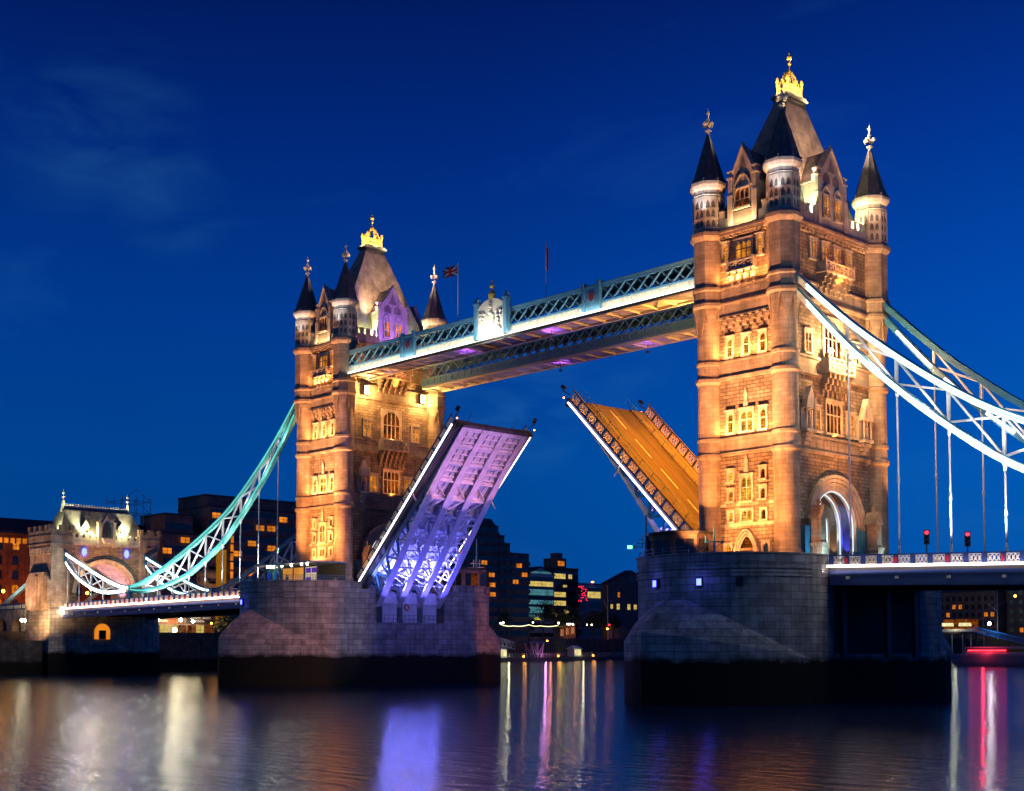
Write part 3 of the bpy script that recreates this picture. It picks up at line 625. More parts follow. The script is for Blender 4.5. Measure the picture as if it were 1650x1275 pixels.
def tower_lights(t, k=1.0, zf=16.6):
    P = lambda *p: at_tower(t, p)
    for x, y in ((7.4, -16.5), (-1.2, -13.2)): spot(P(x, y + (zf - 16.6) * .3, 15.4 if zf < 17 else zf), P(x * .72, -9.3, 20), 2600 * k, OR, 110, .9)
    for x in (-1.6, 4.2): spot(P(x, -19.3 + (zf - 16.6) * .7, zf), P(x * .7, -9.2, 26.0), 15000 * k, OR, 85, .9)
    for x in (-.5, 5.5): spot(P(x, -20.2 + (zf - 16.6) * .7, zf), P(x * .8, -9.2, 44.0), 60000 * k, (1, .41, .16), 50, .9)
    # lamps standing on the string courses of the river face
    strip(P(0, -10.0, 30.25), P(0, -9.55, 33), 7.0, .12, 800 * k, OR); strip(P(0, -10.0, 39.15), P(0, -9.55, 42), 7.0, .12, 900 * k, OR)
    strip(P(0, -10.1, 47.9), P(0, -9.6, 51), 6.0, .12, 800 * k, OR); strip(P(0, -10.2, 54.4), P(0, -9.7, 57), 3.4, .1, 200 * k, WARM)
    # and of the road face
    for z, wv in ((30.25, 900), (39.15, 900), (47.9, 1300)): strip(P(6.15, 0, z), P(5.7, 0, z + 3), 12.5, .12, wv * k, (1, .3, .05), rot=R(90))
    # parapet lamps washing the roof foot, gables and lanterns
    for x, y in ((3.9, -7.4), (-3.0, -8.3), (3.0, -8.3), (4.75, -4.4), (4.75, 4.4), (4.2, 7.4)): point(P(x, y, 55.4), 2000 * k, GRN, .15)
    for y in (-5.2, 5.2): spot(P(5.6, y, 56.9), P(2.0, y * .25, 66), 26000 * k, (1, .56, .32), 44, .9)
    for x, y in ((TX, -TY), (-TX, -TY), (TX, TY)):
        spot(P(x + (2.4 if y > 0 else 1.2), y - 3.4 if y < 0 else y - 2.8, 55.2), P(x, y, 64), 1100 * k, (1, .6, .35) if y > 0 else (.8, .8, .85), 60, .8)
        spot(P(math.copysign(1.1, x), math.copysign(2.2, y), 71.4), P(x, y, 67.7), (22000 if x > 0 and y > 0 else 6000) * k, (1, .72, .48), 46, .9, .05)
    for x, y in ((1.5, 0), (0, -2.4), (1.4, -2.3), (1.4, 2.3)): spot(P(x * 1.25, y * 1.1, 71.7), P(0, 0, 73.8), 1300 * k, GOLDL, 120, .8, .1)
    for x, c, wv in ((4.2, (.06, .07, 1), 2600), (2.4, (1, .5, .2), 900), (.7, (.1, .9, .6), 200), (-1.1, (.2, .2, 1), 400)):
        spot(P(x, 3.5, 15.6), P(x, 4.45, 19), wv * k, c, 36, .5, .08); spot(P(x, -3.5, 15.6), P(x, -4.3, 20), wv * .4 * k, c, 40, .5, .08)
    for x in (5.05, 3.3, 1.55, -.2): spot(P(x, 2.6, 15.6), P(x, 3.9, 20), 900 * k, (.85, 1, .95), 24, .6, .06)
tower_lights(T1, 1.15); tower_lights(T2, 1.0, 19.9)
# floodlights on the right span's side of the near tower
spot((12.2, 13.5, 15.6), (TX + .5, TY + .5, 36), 30000, (1, .36, .07), 40, .8, .2); spot((10.5, 3, 15.6), (XW, 0, 30), 2500, (1, .3, .05), 110, .9, .2); spot((14, -3, 15.8), (XW, 2, 40), 26000, (1, .36, .09), 62, .9, .2); point((8.2, 0, 38.2), 900, (1, .55, .16), .1); spot((9.5, -7, 16), (6.3, -5.2, 18), 500, (.5, .9, 1), 100, .8, .2); spot((9.5, 8, 16), (6.3, 5.2, 18), 700, (.6, .9, .9), 100, .8, .2)
for y in (-2.2, 2.2):
    m = MB(); m.box(6.0, 6.4, y - .22, y + .22, 38.95, 39.4); lo = m.obj('balcony_floodlight', M['dark'], T1); m = MB(); m.ball((6.7, y, 39.65), .3, 8, 6); m.obj('lamp_glass', M['flood'], lo); point((7.6, y, 39.9), 3000, WARM, .12)
#--MARK-PIER
# ------------------------------------------------------------------ river piers
NOSE = [(10.65, -12.65), (10.3, -14.3), (9.75, -15.8), (9.2, -17.1), (8.4, -18.4), (7.5, -19.5), (6.4, -20.4), (5.0, -21.2), (3.5, -21.85), (1.8, -22.3), (0, -22.45)]
CUT = [(10.66, -12.65), (10.55, -14.4), (10.2, -16.2), (9.7, -17.9), (9.0, -19.5), (8.1, -21.0), (7.0, -22.5), (5.6, -24.0), (4.0, -25.4), (2.1, -26.7), (0, -27.7)]
def full_nose(h): return h + [(-x, y) for x, y in h[-2::-1]]
def mirror_y(p): return [(-x, -y) for x, y in p]
def off(p, o): return [(x * (1 + o / 10.65), y + (o if y > 0 else -o)) for x, y in p]
def make_pier(label, loc, rz):
    root = thing('river_pier', label, 'pier', loc, rz)
    near = full_nose(NOSE); far = mirror_y(near)      # near runs +X -> -X, far runs -X -> +X
    m = MB()
    body = near + far
    m.rings([[(x, y, -4) for x, y in off(body, .1)], [(x, y, 5) for x, y in body], [(x, y, 9.6) for x, y in body]])
    notch = near + [(-10.65, -6.9), (-4.6, -6.9), (-4.6, 6.9), (-10.65, 6.9)] + far
    m.prism(notch, 9.6, 14.7)
    m.obj('pier_wall', M['pier'], root)
    for half in (near, far):
        c = full_nose(CUT) if half is near else mirror_y(full_nose(CUT)); n = len(c); sg = -1 if half is near else 1
        zl = []; zu = []
        for i in range(n):
            t = 1 - abs(2 * i / (n - 1) - 1); zl.append(4.6 + 2.9 * t); zu.append(4.7 + 7.0 * t)
        cm = MB(); inner = [(x * .97, y - sg * .3) for x, y in half]
        rs = [[(x, y, -4) for x, y in c], [(x, y, 3) for x, y in c], [(c[i][0], c[i][1], zl[i]) for i in range(n)]]
        for q, k in ((.35, .5), (.7, .82), (1, 1)): rs.append([(c[i][0] + (inner[i][0] - c[i][0]) * q, c[i][1] + (inner[i][1] - c[i][1]) * q, zl[i] + (zu[i] - zl[i]) * k) for i in range(n)])
        cm.rings(rs, closed=False, capa=False, capb=False); o = cm.obj('cutwater', M['pier'], root)
        for z in (13.3, 13.72, 14.14):
            r = MB(); a = off(half, .16); b_ = off(half, -.1); r.prism(a + b_[::-1], z, z + .2); r.obj('roll_moulding', M['pier'], root)
        p = MB(); ext = [(half[0][0], sg * 9.7)] + half + [(half[-1][0], sg * 9.7)]
        p.prism(off(ext, .1) + off(ext, -.5)[::-1], 14.7, 15.6); p.prism(off(ext, .2) + off(ext, -.58)[::-1], 15.6, 15.8); p.obj('parapet', M['pier'], root)
    d = MB(); d.box(-4.6, 10.6, -6.9, 6.9, 14.7, 14.74); d.obj('paving', M['pave'], root)
    for y in (-4.05, 0, 4.05):
        h = MB(); h.fprism(lambda u, w, z, y=y: (-u, y + w, z), [(9.0, 9.65), (10.4, 9.65), (10.4, 12.7), (9.9, 13.9), (9.0, 14.5)], -1.42, 1.42); h.fprism(lambda u, w, z, y=y: (-u, y + w, z), [(10.35, 12.6), (10.62, 12.55), (9.9, 14.35), (9.7, 14.2)], -1.6, 1.6)
        ho = h.obj('lift_house', M['blue'] if False else M['white'], root)
        g = MB()
        for u in (-1.3, -.5, .4, 1.3): g.tube((-10.75, y + u, 9.65), (-10.75, y + u, 10.8), .03, .03, 5)
        for z in (10.2, 10.8): g.tube((-10.75, y - 1.35, z), (-10.75, y + 1.35, z), .03, .03, 5)
        g.obj('railing', M['dark'], root)
    lb = MB()
    for i in range(14):
        a = i * math.pi / 7; b_ = a + math.pi / 7; lb.tube((-10.5, .7 + .4 * math.cos(a), 12.0 + .4 * math.sin(a)), (-10.5, .7 + .4 * math.cos(b_), 12.0 + .4 * math.sin(b_)), .1, .1, 6)
    lb.obj('lifebuoy', paint('lifebuoy_orange', (.6, .12, .03)), root)
    k = MB(); k.box(10.4, 10.78, -8.6, 9.2, 5.2, 13.2); k.obj('shade_panel', M['shade_brown'], root)  # dark sheet added to stand in for shade under the deck
    for u, w in ((10.62, 2), (10.62, -7), (10.62, 8)):
        k = MB(); k.box(10.6, 11.0, w - .45, w + .45, 4.8, 13.1); k.obj('pilaster', M['dark'], root)
    return root
P1 = make_pier('right hand granite river pier under the nearer tower, with blue lamps', (0, 0, 0), 0)
P2 = make_pier('left hand granite river pier under the farther tower, facing the purple leaf', (-82.3, 0, 0), math.pi)
for p in (P1, P2): p['group'] = 'river piers of the bridge'
def pier_lamp(par, x, y, z, mat):
    m = MB(); d = Vector((x, y + 11.5 if y < 0 else y - 11.5, 0)).normalized(); c = Vector((x, y, z))
    m.beam(c - d * .1 + Vector((0, 0, -.45)), c - d * .1 + Vector((0, 0, .45)), .7, .5, d); o = m.obj('navigation_lamp', M['dark'], par)
    g = MB(); g.beam(c + d * .17 + Vector((0, 0, -.34)), c + d * .17 + Vector((0, 0, .34)), .5, .08, d); g.obj('lamp_glass', M[mat], o)
for x, y, mt in ((-2.5, -22.4, 'blue_lamp'), (3.2, -22.1, 'blue_lamp'), (6.95, -20.2, 'dark')): pier_lamp(P1, x, y, 12.7, mt)
for x, y in ((9.2, 17.4), (2.6, 22.3)): pier_lamp(P2, x, y, 12.7, 'blue_lamp')
point((-3.0, -23.6, 12.9), 40, (.1, .12, 1), .2); point((3.8, -23.2, 13.0), 40, (.1, .12, 1), .2); point((-85, -23.5, 13), 40, (.1, .12, 1), .2); point((-92.4, -18, 13), 40, (.1, .12, 1), .2)

# ------------------------------------------------------------------ raised road leaves
SQ = math.sqrt(.5)
def G(s, y, n): return (7 + (s - n) * SQ, y, 15 + (s + n) * SQ)
SL = 32.8
def gdepth(s):
    P_ = [(0, -4.15), (4, -3.7), (8, -3.15), (12, -2.5), (16, -1.85), (20, -1.3), (26.5, -.75), (32.8, -.55)]
    for (a, da), (b_, db) in zip(P_[:-1], P_[1:]):
        if s <= b_: return da + (db - da) * (s - a) / (b_ - a)
    return -.55
def parapet_panel(F, u0, u1, z0, z1, w, mat, par):
    m = MB(); d = .06
    m.fbox(F, u0, u1, w - d, w + d, z0, z0 + .08); m.fbox(F, u0, u1, w - d, w + d, z1 - .08, z1); m.fbox(F, u0, u0 + .07, w - d, w + d, z0 + .08, z1 - .08); m.fbox(F, u1 - .07, u1, w - d, w + d, z0 + .08, z1 - .08)
    n = 3; h = z1 - z0 - .16; L = (u1 - u0 - .14) / n; up = F(0, 1, 0); o = F(0, 0, 0); up = (up[0] - o[0], up[1] - o[1], up[2] - o[2])
    for i in range(n):
        a = u0 + .07 + i * L; b_ = a + L
        m.beam(F(a, w, z0 + .08), F(b_, w, z1 - .08), .08, .09, up); m.beam(F(b_, w + .003, z0 + .08), F(a, w + .003, z1 - .08), .08, .09, up)
        c = ((a + b_) / 2, (z0 + z1) / 2); m.fprism(F, [(c[0] - L * .3, c[1]), (c[0], c[1] - h * .3), (c[0] + L * .3, c[1]), (c[0], c[1] + h * .3)], w - .05, w + .055)
    return m.obj('parapet_panel', mat, par)
def make_leaf(label, loc, rz, upward_mat):
    root = thing('bascule_leaf', label, 'bascule', loc, rz, 'raised road leaves of the bridge')
    S = lambda u, w, z: G(u, w, z)
    m = MB(); m.fbox(S, 0.5, SL, -7.5, 7.5, -.12, .32); m.fbox(S, SL - .35, SL + .1, -7.3, 7.3, -.7, -.12); m.obj('deck', M['road'], root); m = MB(); m.fbox(S, .6, SL - .5, -6.6, 6.6, -.2, -.125); m.obj('soffit', M['white'], root)
    m = MB()
    for s in (-1, 1): m.fbox(S, .5, SL, *sorted((s * 4.75, s * 7.3)), .325, .47)
    f0 = None
    for s in (-1, 1):
        f = MB(); f.fbox(S, .5, SL, *sorted((s * 4.75, s * 7.3)), .325, .47); f.obj('footway', M['pave'], root)
        r = MB(); k = 12; y = s * 4.4
        for i in range(k + 1): q = 1.2 + (SL - 1.6) * i / k; r.tube(S(q, y, .3), S(q, y, 1.35), .045, .045, 5)
        for n in (.8, 1.35): r.tube(S(1.2, y, n), S(SL + 1.3, y, n), .04, .04, 5)
        r.obj('guard_rail', M['teal'], root)
        g = MB(); y = s * 4.0; g.fbox(S, .5, SL, y - .05, y + .05, .325, .332); g.obj('kerb_line', M['dark'], root)
    for i in range(5):
        a = 3.0 + i * 6.2; g = MB(); g.fbox(S, a, a + 4.0, -.07, .07, .324, .332); g.obj('lane_marking', M['white'], root)
    for s in (-1, 1):      # parapets: panels, posts, rail, light line
        k = 16; L = (SL - 1.0) / k; y = s * 7.42
        for i in range(k):
            a = .8 + i * L; parapet_panel(S, a + .16, a + L - .16, .55, 1.62, y, M['cream'] if (s > 0) != (rz == 0) or True else M['blue'], root)
            p = MB(); p.fbox(S, a - .16, a + .16, y - .12, y + .12, .2, 1.75); p.obj('parapet_post', M['blue'], root)
        t = MB(); t.fbox(S, .6, SL + .1, y - .1, y + .1, 1.68, 1.82); t.obj('parapet_rail', M['road'], root)
        e = MB(); e.fbox(S, .6, SL + .05, *sorted((y + s * .1, y + s * .3)), .12, .5); e.obj('edge_girder', M['blue'], root)
        l = MB(); l.fbox(S, 1.0, SL - .7, *sorted((y + s * .44, y + s * .58)), .1, .3); l.obj('light_strip', M['led_pink'], root)
        w = MB(); w.beam(S(19.5, y + s * .5, 1.4), S(19.0, y + s * .5, -1.5), .25, .12); w.obj('edge_bracket', M['white'], root)
    NP = 10
    for y in (-6, -2, 2, 6):
        g = MB(); N = 24
        bot = [S(SL * i / N, y, gdepth(SL * i / N)) for i in range(N + 1)]; top = [S(SL * i / N, y, -.3) for i in range(N + 1)]
        g.sweep(bot, 1.15, .16); g.sweep(top, .7, .3)
        nb = 6; ends = 21.0; wb = MB() if y * (1 if rz == 0 else -1) == -6 else g
        for i in range(nb):
            a = ends * i / nb; b_ = ends * (i + 1) / nb; mid = (a + b_) / 2
            wb.beam(S(a, y, -.3), S(mid, y, gdepth(mid)), .26, .36, (0, 1, 0)); wb.beam(S(mid, y, gdepth(mid)), S(b_, y, -.3), .26, .36, (0, 1, 0))
            wb.beam(S(mid, y, -.3), S(mid, y, gdepth(mid)), .2, .24, (0, 1, 0))
        g.fprism(lambda u, w, z, y=y: S(u, y + w, z), [(ends, -.2), (ends, gdepth(ends)), (26.5, gdepth(26.5)), (SL, gdepth(SL)), (SL, -.2)], -.09, .09)
        go = g.obj('main_girder', M['white'], root)
        if wb is not g: wb.obj('girder_web', M['teal'], go)  # teal light on the near web is put into its paint colour
    for y0 in (-6, -2, 2):
        for i in range(NP + 1):
            s = .6 + (SL - 1.2) * i / NP; dd = gdepth(s) * .82; c = MB()
            c.beam(S(s, y0 + .1, -.35), S(s, y0 + 3.9, -.35), .28, .5, S(0, 0, 1)); c.beam(S(s, y0 + .1, dd), S(s, y0 + 3.9, dd), .2, .24)
            if dd < -1.2:
                c.beam(S(s, y0 + .2, dd), S(s, y0 + 2, -.4), .12, .12); c.beam(S(s, y0 + 3.8, dd), S(s, y0 + 2, -.4), .12, .12)
            else:
                c.fbox(S, s - .04, s + .04, y0 + .1, y0 + 3.9, dd, -.2)
            c.obj('cross_girder', M['white'], root)
            if i < NP:
                s2 = .6 + (SL - 1.2) * (i + 1) / NP; x = MB(); n1 = min(-.5, dd * .75); n2 = min(-.5, gdepth(s2) * .82 * .75)
                if s < 22: (x.beam(S(s, y0 + .2, n1), S(s2, y0 + 3.8, n2), .14, .22) if i % 2 else x.beam(S(s, y0 + 3.8, n1), S(s2, y0 + .2, n2), .14, .22))
                for yy in (1.3, 2.6): x.beam(S(s, y0 + yy, -.3), S(s2, y0 + yy, -.3), .2, .32)
                if s >= 22:
                    for q in range(3): ss = s + (s2 - s) * (q + .5) / 3; x.beam(S(ss, y0 + .1, -.34), S(ss, y0 + 3.9, -.34), .35, .25)
                x.obj('floor_brace', M['white'], root)
    # nose lamps at the tip
    for s in (-1, 1):
        b = MB(); b.beam(S(SL + .1, s * 7.4, .9), S(SL + 1.5, s * 7.7, .6), .12, .12); b.beam(S(SL + 1.2, s * 7.7, 1.1), S(SL + 1.9, s * 7.7, 1.0), .4, .4); b.obj('lamp_bracket', M['dark'], root)
        l = MB(); l.ball(S(SL + .5, s * 7.75, .1), .11); l.obj('tip_lamp', M['orange_lamp'], root)
    return root
L2 = make_leaf('raised left hand road leaf showing its purple and blue lit underside', (-82.3, 0, 0), 0, None)
L1 = make_leaf('raised right hand road leaf showing its orange lit roadway', (0, 0, 0), math.pi, None)
LAV = (0.72, 0.5, 1.0); BLU = (0.28, 0.3, 1.0)
# floodlights on the pier fronts throw blue light up under each leaf
for y in (-4, 0, 4):
    spot((-70.2, y, 10.8), (-62, y, 23), 4500, (.10, .08, 1.0), 120, .7, .2); spot((-71.9, y, 14.8), (-60, y, 27.4), 15000, (.2, .19, 1.0), 140, .7, .15)
    spot((-10.4, y, 14.8), (-22.3, y, 27.4), 11000, (.32, .25, 1.0), 140, .7, .15)
spot((-72.5, -7.6, 15.2), (-66, -4, 22), 900, (.3, .4, 1.0), 120, .7, .2)
spot((-12.0, -3, 16.5), (-56.6, 0, 34.3), 66000, (0.7, 0.32, 1.0), 21, .12, .25)
# sodium lamps of the near tower light its road leaf
for y in (-5.2, 5.2): spot((-6.9, y, 46.2), (-20, y * .5, 28), 95000, (1.0, .24, .004), 90, .8, .2)
#--MARK-WALK
# ------------------------------------------------------------------ high level walkways
def make_walkway(label, y0, y1, crest):
    root = thing('high_walkway', label, 'walkway', (-41.15, 0, 0), 0, 'high level walkways between the towers')
    H = 34.6
    for y, outer in ((y0, True), (y1, False)):
        sg = -1 if y < (y0 + y1) / 2 else 1
        F = lambda u, w, z: (u, y + sg * w, z)
        g = MB(); g.fbox(F, -H, H, -.22, .22, 51.35, 51.75); g.fbox(F, -H, H, -.26, .3, 51.75, 51.95); g.fbox(F, -H, H, -.2, .2, 49.35, 49.6); g.fbox(F, -H, H, -.28, .3, 48.25, 48.5)
        n = 36; L = 2 * H / n
        for i in range(n):
            a = -H + i * L; b_ = a + L
            g.beam(F(a, .1, 49.6), F(b_, .1, 51.35), .12, .24, (0, 1, 0)); g.beam(F(b_, -.03, 49.6), F(a, -.03, 51.35), .12, .24, (0, 1, 0))
        g.obj('lattice_girder', M['sky_paint'], root)
        b = MB(); b.fbox(F, -H, H, -.1, .1, 48.5, 49.35)
        k = 46
        for i in range(k + 1): u = -H + 2 * H * i / k; b.fbox(F, u - .08, u + .08, .1, .2, 48.5, 49.35)
        for i in range(k):
            u = -H + 2 * H * (i + .5) / k; b.fbox(F, u - .3, u + .3, .1, .15, 48.72, 49.12)
        b.obj('panel_band', M['cream'] if (y == y0 and crest) else M['sky_paint'], root)
        if y == y0 and crest:
            l = MB(); l.fbox(F, -H, H, .3, .42, 48.28, 48.52); l.obj('light_strip', M['led_warm'], root)
            l = MB(); l.fbox(F, -H, H, .3, .34, 48.0, 48.24); l.obj('lower_fascia', M['dark'], root)
    f = MB(); f.box(-H, H, y0 + .3, y1 - .3, 48.2, 48.3)
    f.obj('floor', M['cream'], root)
    f = MB()
    for i in range(24):
        u = -H + .5 + (2 * H - 1) * i / 23; f.box(u - .08, u + .08, y0 + .2, y1 - .2, 47.95, 48.2)
        if i < 23:
            v = -H + .5 + (2 * H - 1) * (i + 1) / 23; a, b_ = (y0 + .3, y1 - .3) if i % 2 else (y1 - .3, y0 + .3); f.beam((u, a, 48.1), (v, b_, 48.1), .12, .12)
    f.box(-H, H, y0 - .1, y0 + .2, 47.9, 48.2); f.box(-H, H, y1 - .2, y1 + .1, 47.9, 48.2)
    f.obj('floor_beam', M['cream'], root)
    r = MB(); r.fprism(lambda u, w, z: (w, u, z), [(y0 - .1, 51.95), (y1 + .1, 51.95), ((y0 + y1) / 2, 52.45)], -H, H); r.obj('roof', M['sky_paint'], root)
    if crest:
        F = lambda u, w, z: (u, y0 - w, z)
        for u in (-19.4, 17.6):
            p = MB()
            for s in (-1, 1): p.fbox(F, u + s * 1.35 - .2, u + s * 1.35 + .2, .1, .62, 48.6, 52.0); p.fbox(F, u + s * 1.35 - .27, u + s * 1.35 + .27, .05, .68, 52.0, 52.25)
            p.fbox(F, u - 1.15, u + 1.15, .1, .4, 48.7, 51.9); p.fbox(F, u - 1.5, u + 1.5, .05, .5, 51.6, 51.8); bo = p.obj('badge_panel', M['sky_paint'], root)
            s_ = MB(); s_.fprism(F, [(u - .42, 50.9), (u - .42, 50.2), (u, 49.7), (u + .42, 50.2), (u + .42, 50.9)], .4, .48); s_.obj('shield', paint('badge_red', (.35, .04, .06)), bo)
        p = MB(); c = -.95
        p.fbox(F, c - 2.6, c + 2.6, .35, .75, 48.45, 52.6); pts = arch_pts(c - 2.6, c + 2.6, 52.6, 1.1, 8); p.fprism(F, pts, .35, .75)
        cr = p.obj('crest', M['cream'], root)
        s_ = MB()           # carved arms: shield with a cross between two supporters under a helm
        s_.fprism(F, [(c - .75, 51.3), (c - .75, 50.2), (c, 49.3), (c + .75, 50.2), (c + .75, 51.3)], .75, .95); s_.fbox(F, c - .1, c + .1, .95, 1.0, 49.6, 51.3); s_.fbox(F, c - .75, c + .75, .95, 1.0, 50.6, 50.8)
        for s in (-1, 1):
            u = c + s * 1.45; s_.v_ = None
            for (du, z, r_) in ((0, 49.6, .3), (s * .1, 50.1, .36), (s * .05, 50.6, .38), (-s * .05, 51.1, .32), (-s * .15, 51.6, .27), (-s * .05, 51.85, .18), (s * .5, 51.2, .25), (s * .55, 51.7, .28), (s * .4, 49.4, .3)): s_.ball(F(u + du, .8, z), r_, 7, 5)
        for (z, r_) in ((51.65, .36), (52.1, .3), (52.5, .34), (52.9, .22)): s_.ball(F(c, .85, z), r_, 7, 5)
        for i in range(9): s_.ball(F(c - 2 + i * .5, .78, 48.95 + .2 * abs(i - 4) / 4), .24, 6, 4)
        s_.obj('carved_arms', M['cream'], cr)
        for s in (-1, 1):
            q = MB(); u = c + s * 2.95; q.fbox(F, u - .33, u + .33, .1, .95, 48.3, 53.2); q.fbox(F, u - .42, u + .42, .02, 1.03, 53.2, 53.4); q.fprism(F, [(u - .2, 53.4), (u + .2, 53.4), (u + .4, 53.95), (u - .4, 53.95)], .2, .85); q.fbox(F, u - .12, u + .12, .4, .65, 53.95, 54.3); q.obj('crest_pillar', M['sky_paint'], cr)
        q = MB()
        q.v = []
        tq = MB(); tq.lathe([(.5, 53.5), (.62, 53.9), (.66, 54.3), (.5, 54.7), (.2, 54.85), (.16, 55.1), (.42, 55.3), (.42, 55.5), (.16, 55.65), (.12, 56.0), (.2, 56.15), (.05, 56.4)], 10)
        tq.v = [F(c + x, .5 + y_ * .6, z) for x, y_, z in tq.v]; tq.uv = {}
        for i in range(8): tq.tube(F(c - 2.3 + i * .66, .5, 53.0 + .4 * (1 - abs(i - 3.5) / 3.5)), F(c - 2.3 + i * .66, .5, 53.5 + .4 * (1 - abs(i - 3.5) / 3.5)), .06, .06, 5)
        tq.obj('crest_finial', M['gold'], cr)
    return root
WK1 = make_walkway('near high level walkway with a white light line and crest', -9.4, -5.6, True)
WK2 = make_walkway('far high level walkway behind the lit near one', 5.6, 9.4, False)
strip((-41, -10.3, 48.35), (-41, -9.6, 50.4), 68, .1, 1000, (1, .95, .8))
strip((-42.1, -12.0, 48.4), (-42.1, -10, 51), 4.5, .15, 420, (1, .95, .85))
for x, y in ((-50, -7.5), (-46, 7.5), (-33, -7.5), (-29, 7.5)):
    m = MB(); m.box(x - 41.15 * -1 - .0 + 0 - .2, x + 41.15 + .2, y - .2, y + .2, 46.7, 46.95); m.tube((x + 41.15, y, 46.9), (x + 41.15, y, 48.1), .04, .04, 5); m.obj('added_floodlight', M['dark'], WK1 if y < 0 else WK2); spot((x, y, 47.0), (x, y, 49), 420, (.35, .08, 1.0), 150, .8, .1)  # hung fixtures added to throw purple patches on the walkway floor
for y in (-5, 5.5):
    spot((-9.5, y, 46), (-22, y, 48.2), 7000, (1, .42, .08), 120, .8, .2)
for y in (-7.0, 7.5): spot((-11, y, 30), (-22, y, 48), 5000, (1, .42, .08), 60, .8, .2)
spot((-69.5, -2, 52.6), (-76.9, 0, 60), 5000, (.28, .12, 1.0), 70, .6, .15)
def wall_flood(t, dx, y, z, par):
    m = MB(); x = dx
    m.box(min(x, x + .5 * math.copysign(1, x)), max(x, x + .5 * math.copysign(1, x)), y - .2, y + .2, z + .9, z + 1.1); m.box(x + (.3 if x > 0 else -.9), x + (.9 if x > 0 else -.3), y - .45, y + .45, z - .5, z + .9); o = m.obj('wall_floodlight', M['dark'], par)
    g = MB(); sgn = 1 if x > 0 else -1; g.fbox(lambda u, w, zz: (x + sgn * (.92 + w), y + u, zz), -.42, .42, 0, .08, z - .45, z + .85); g.obj('lamp_glass', M['flood'], o)
    point((t.location.x + x + sgn * 1.5, y, z - .3), 2600 if x > 0 else 250, (1, .5, .14), .25)
for y in (-5.6, 5.9): wall_flood(T2, XW, y, 46.2, T2); wall_flood(T1, -XW, y, 46.2, T1)
#--MARK-CHAIN
# ------------------------------------------------------------------ suspension chains
def interp(T, d):
    """smooth curve through a table of (distance, height)"""
    n = len(T)
    for i in range(n - 1):
        if d <= T[i + 1][0] or i == n - 2:
            x0, y0 = T[i]; x1, y1 = T[i + 1]; h = x1 - x0; t = (d - x0) / h
            m0 = (T[i + 1][1] - T[i - 1][1]) / (T[i + 1][0] - T[i - 1][0]) if i > 0 else (y1 - y0) / h
            m1 = (T[i + 2][1] - T[i][1]) / (T[i + 2][0] - T[i][0]) if i < n - 2 else (y1 - y0) / h
            return (2 * t**3 - 3 * t**2 + 1) * y0 + (t**3 - 2 * t**2 + t) * h * m0 + (-2 * t**3 + 3 * t**2) * y1 + (t**3 - t**2) * h * m1
UP = [(6.4, 47.4), (13.4, 40.6), (19, 36.0), (24.7, 31.9), (30.3, 28.6), (41.5, 23.8), (50.4, 20.6), (58.9, 18.0), (64.4, 17.1)]
LO = [(6.4, 45.9), (13.2, 38.2), (19, 32.7), (24.6, 28.1), (30.4, 24.0), (36, 21.3), (41.7, 19.0), (50.2, 17.1), (58.8, 16.4), (64.4, 16.8)]
UPS = [(64.4, 17.1), (68.8, 17.8), (76.5, 19.95), (86.7, 23.35), (93.6, 25.7)]
LOS = [(64.4, 16.8), (68.8, 16.6), (73.5, 16.6), (79.4, 17.5), (87.6, 20.6), (93.6, 24.6)]
def deck_z(side, D): return 14.55 - .0102 * D if side < 0 else 14.7 - .029 * D
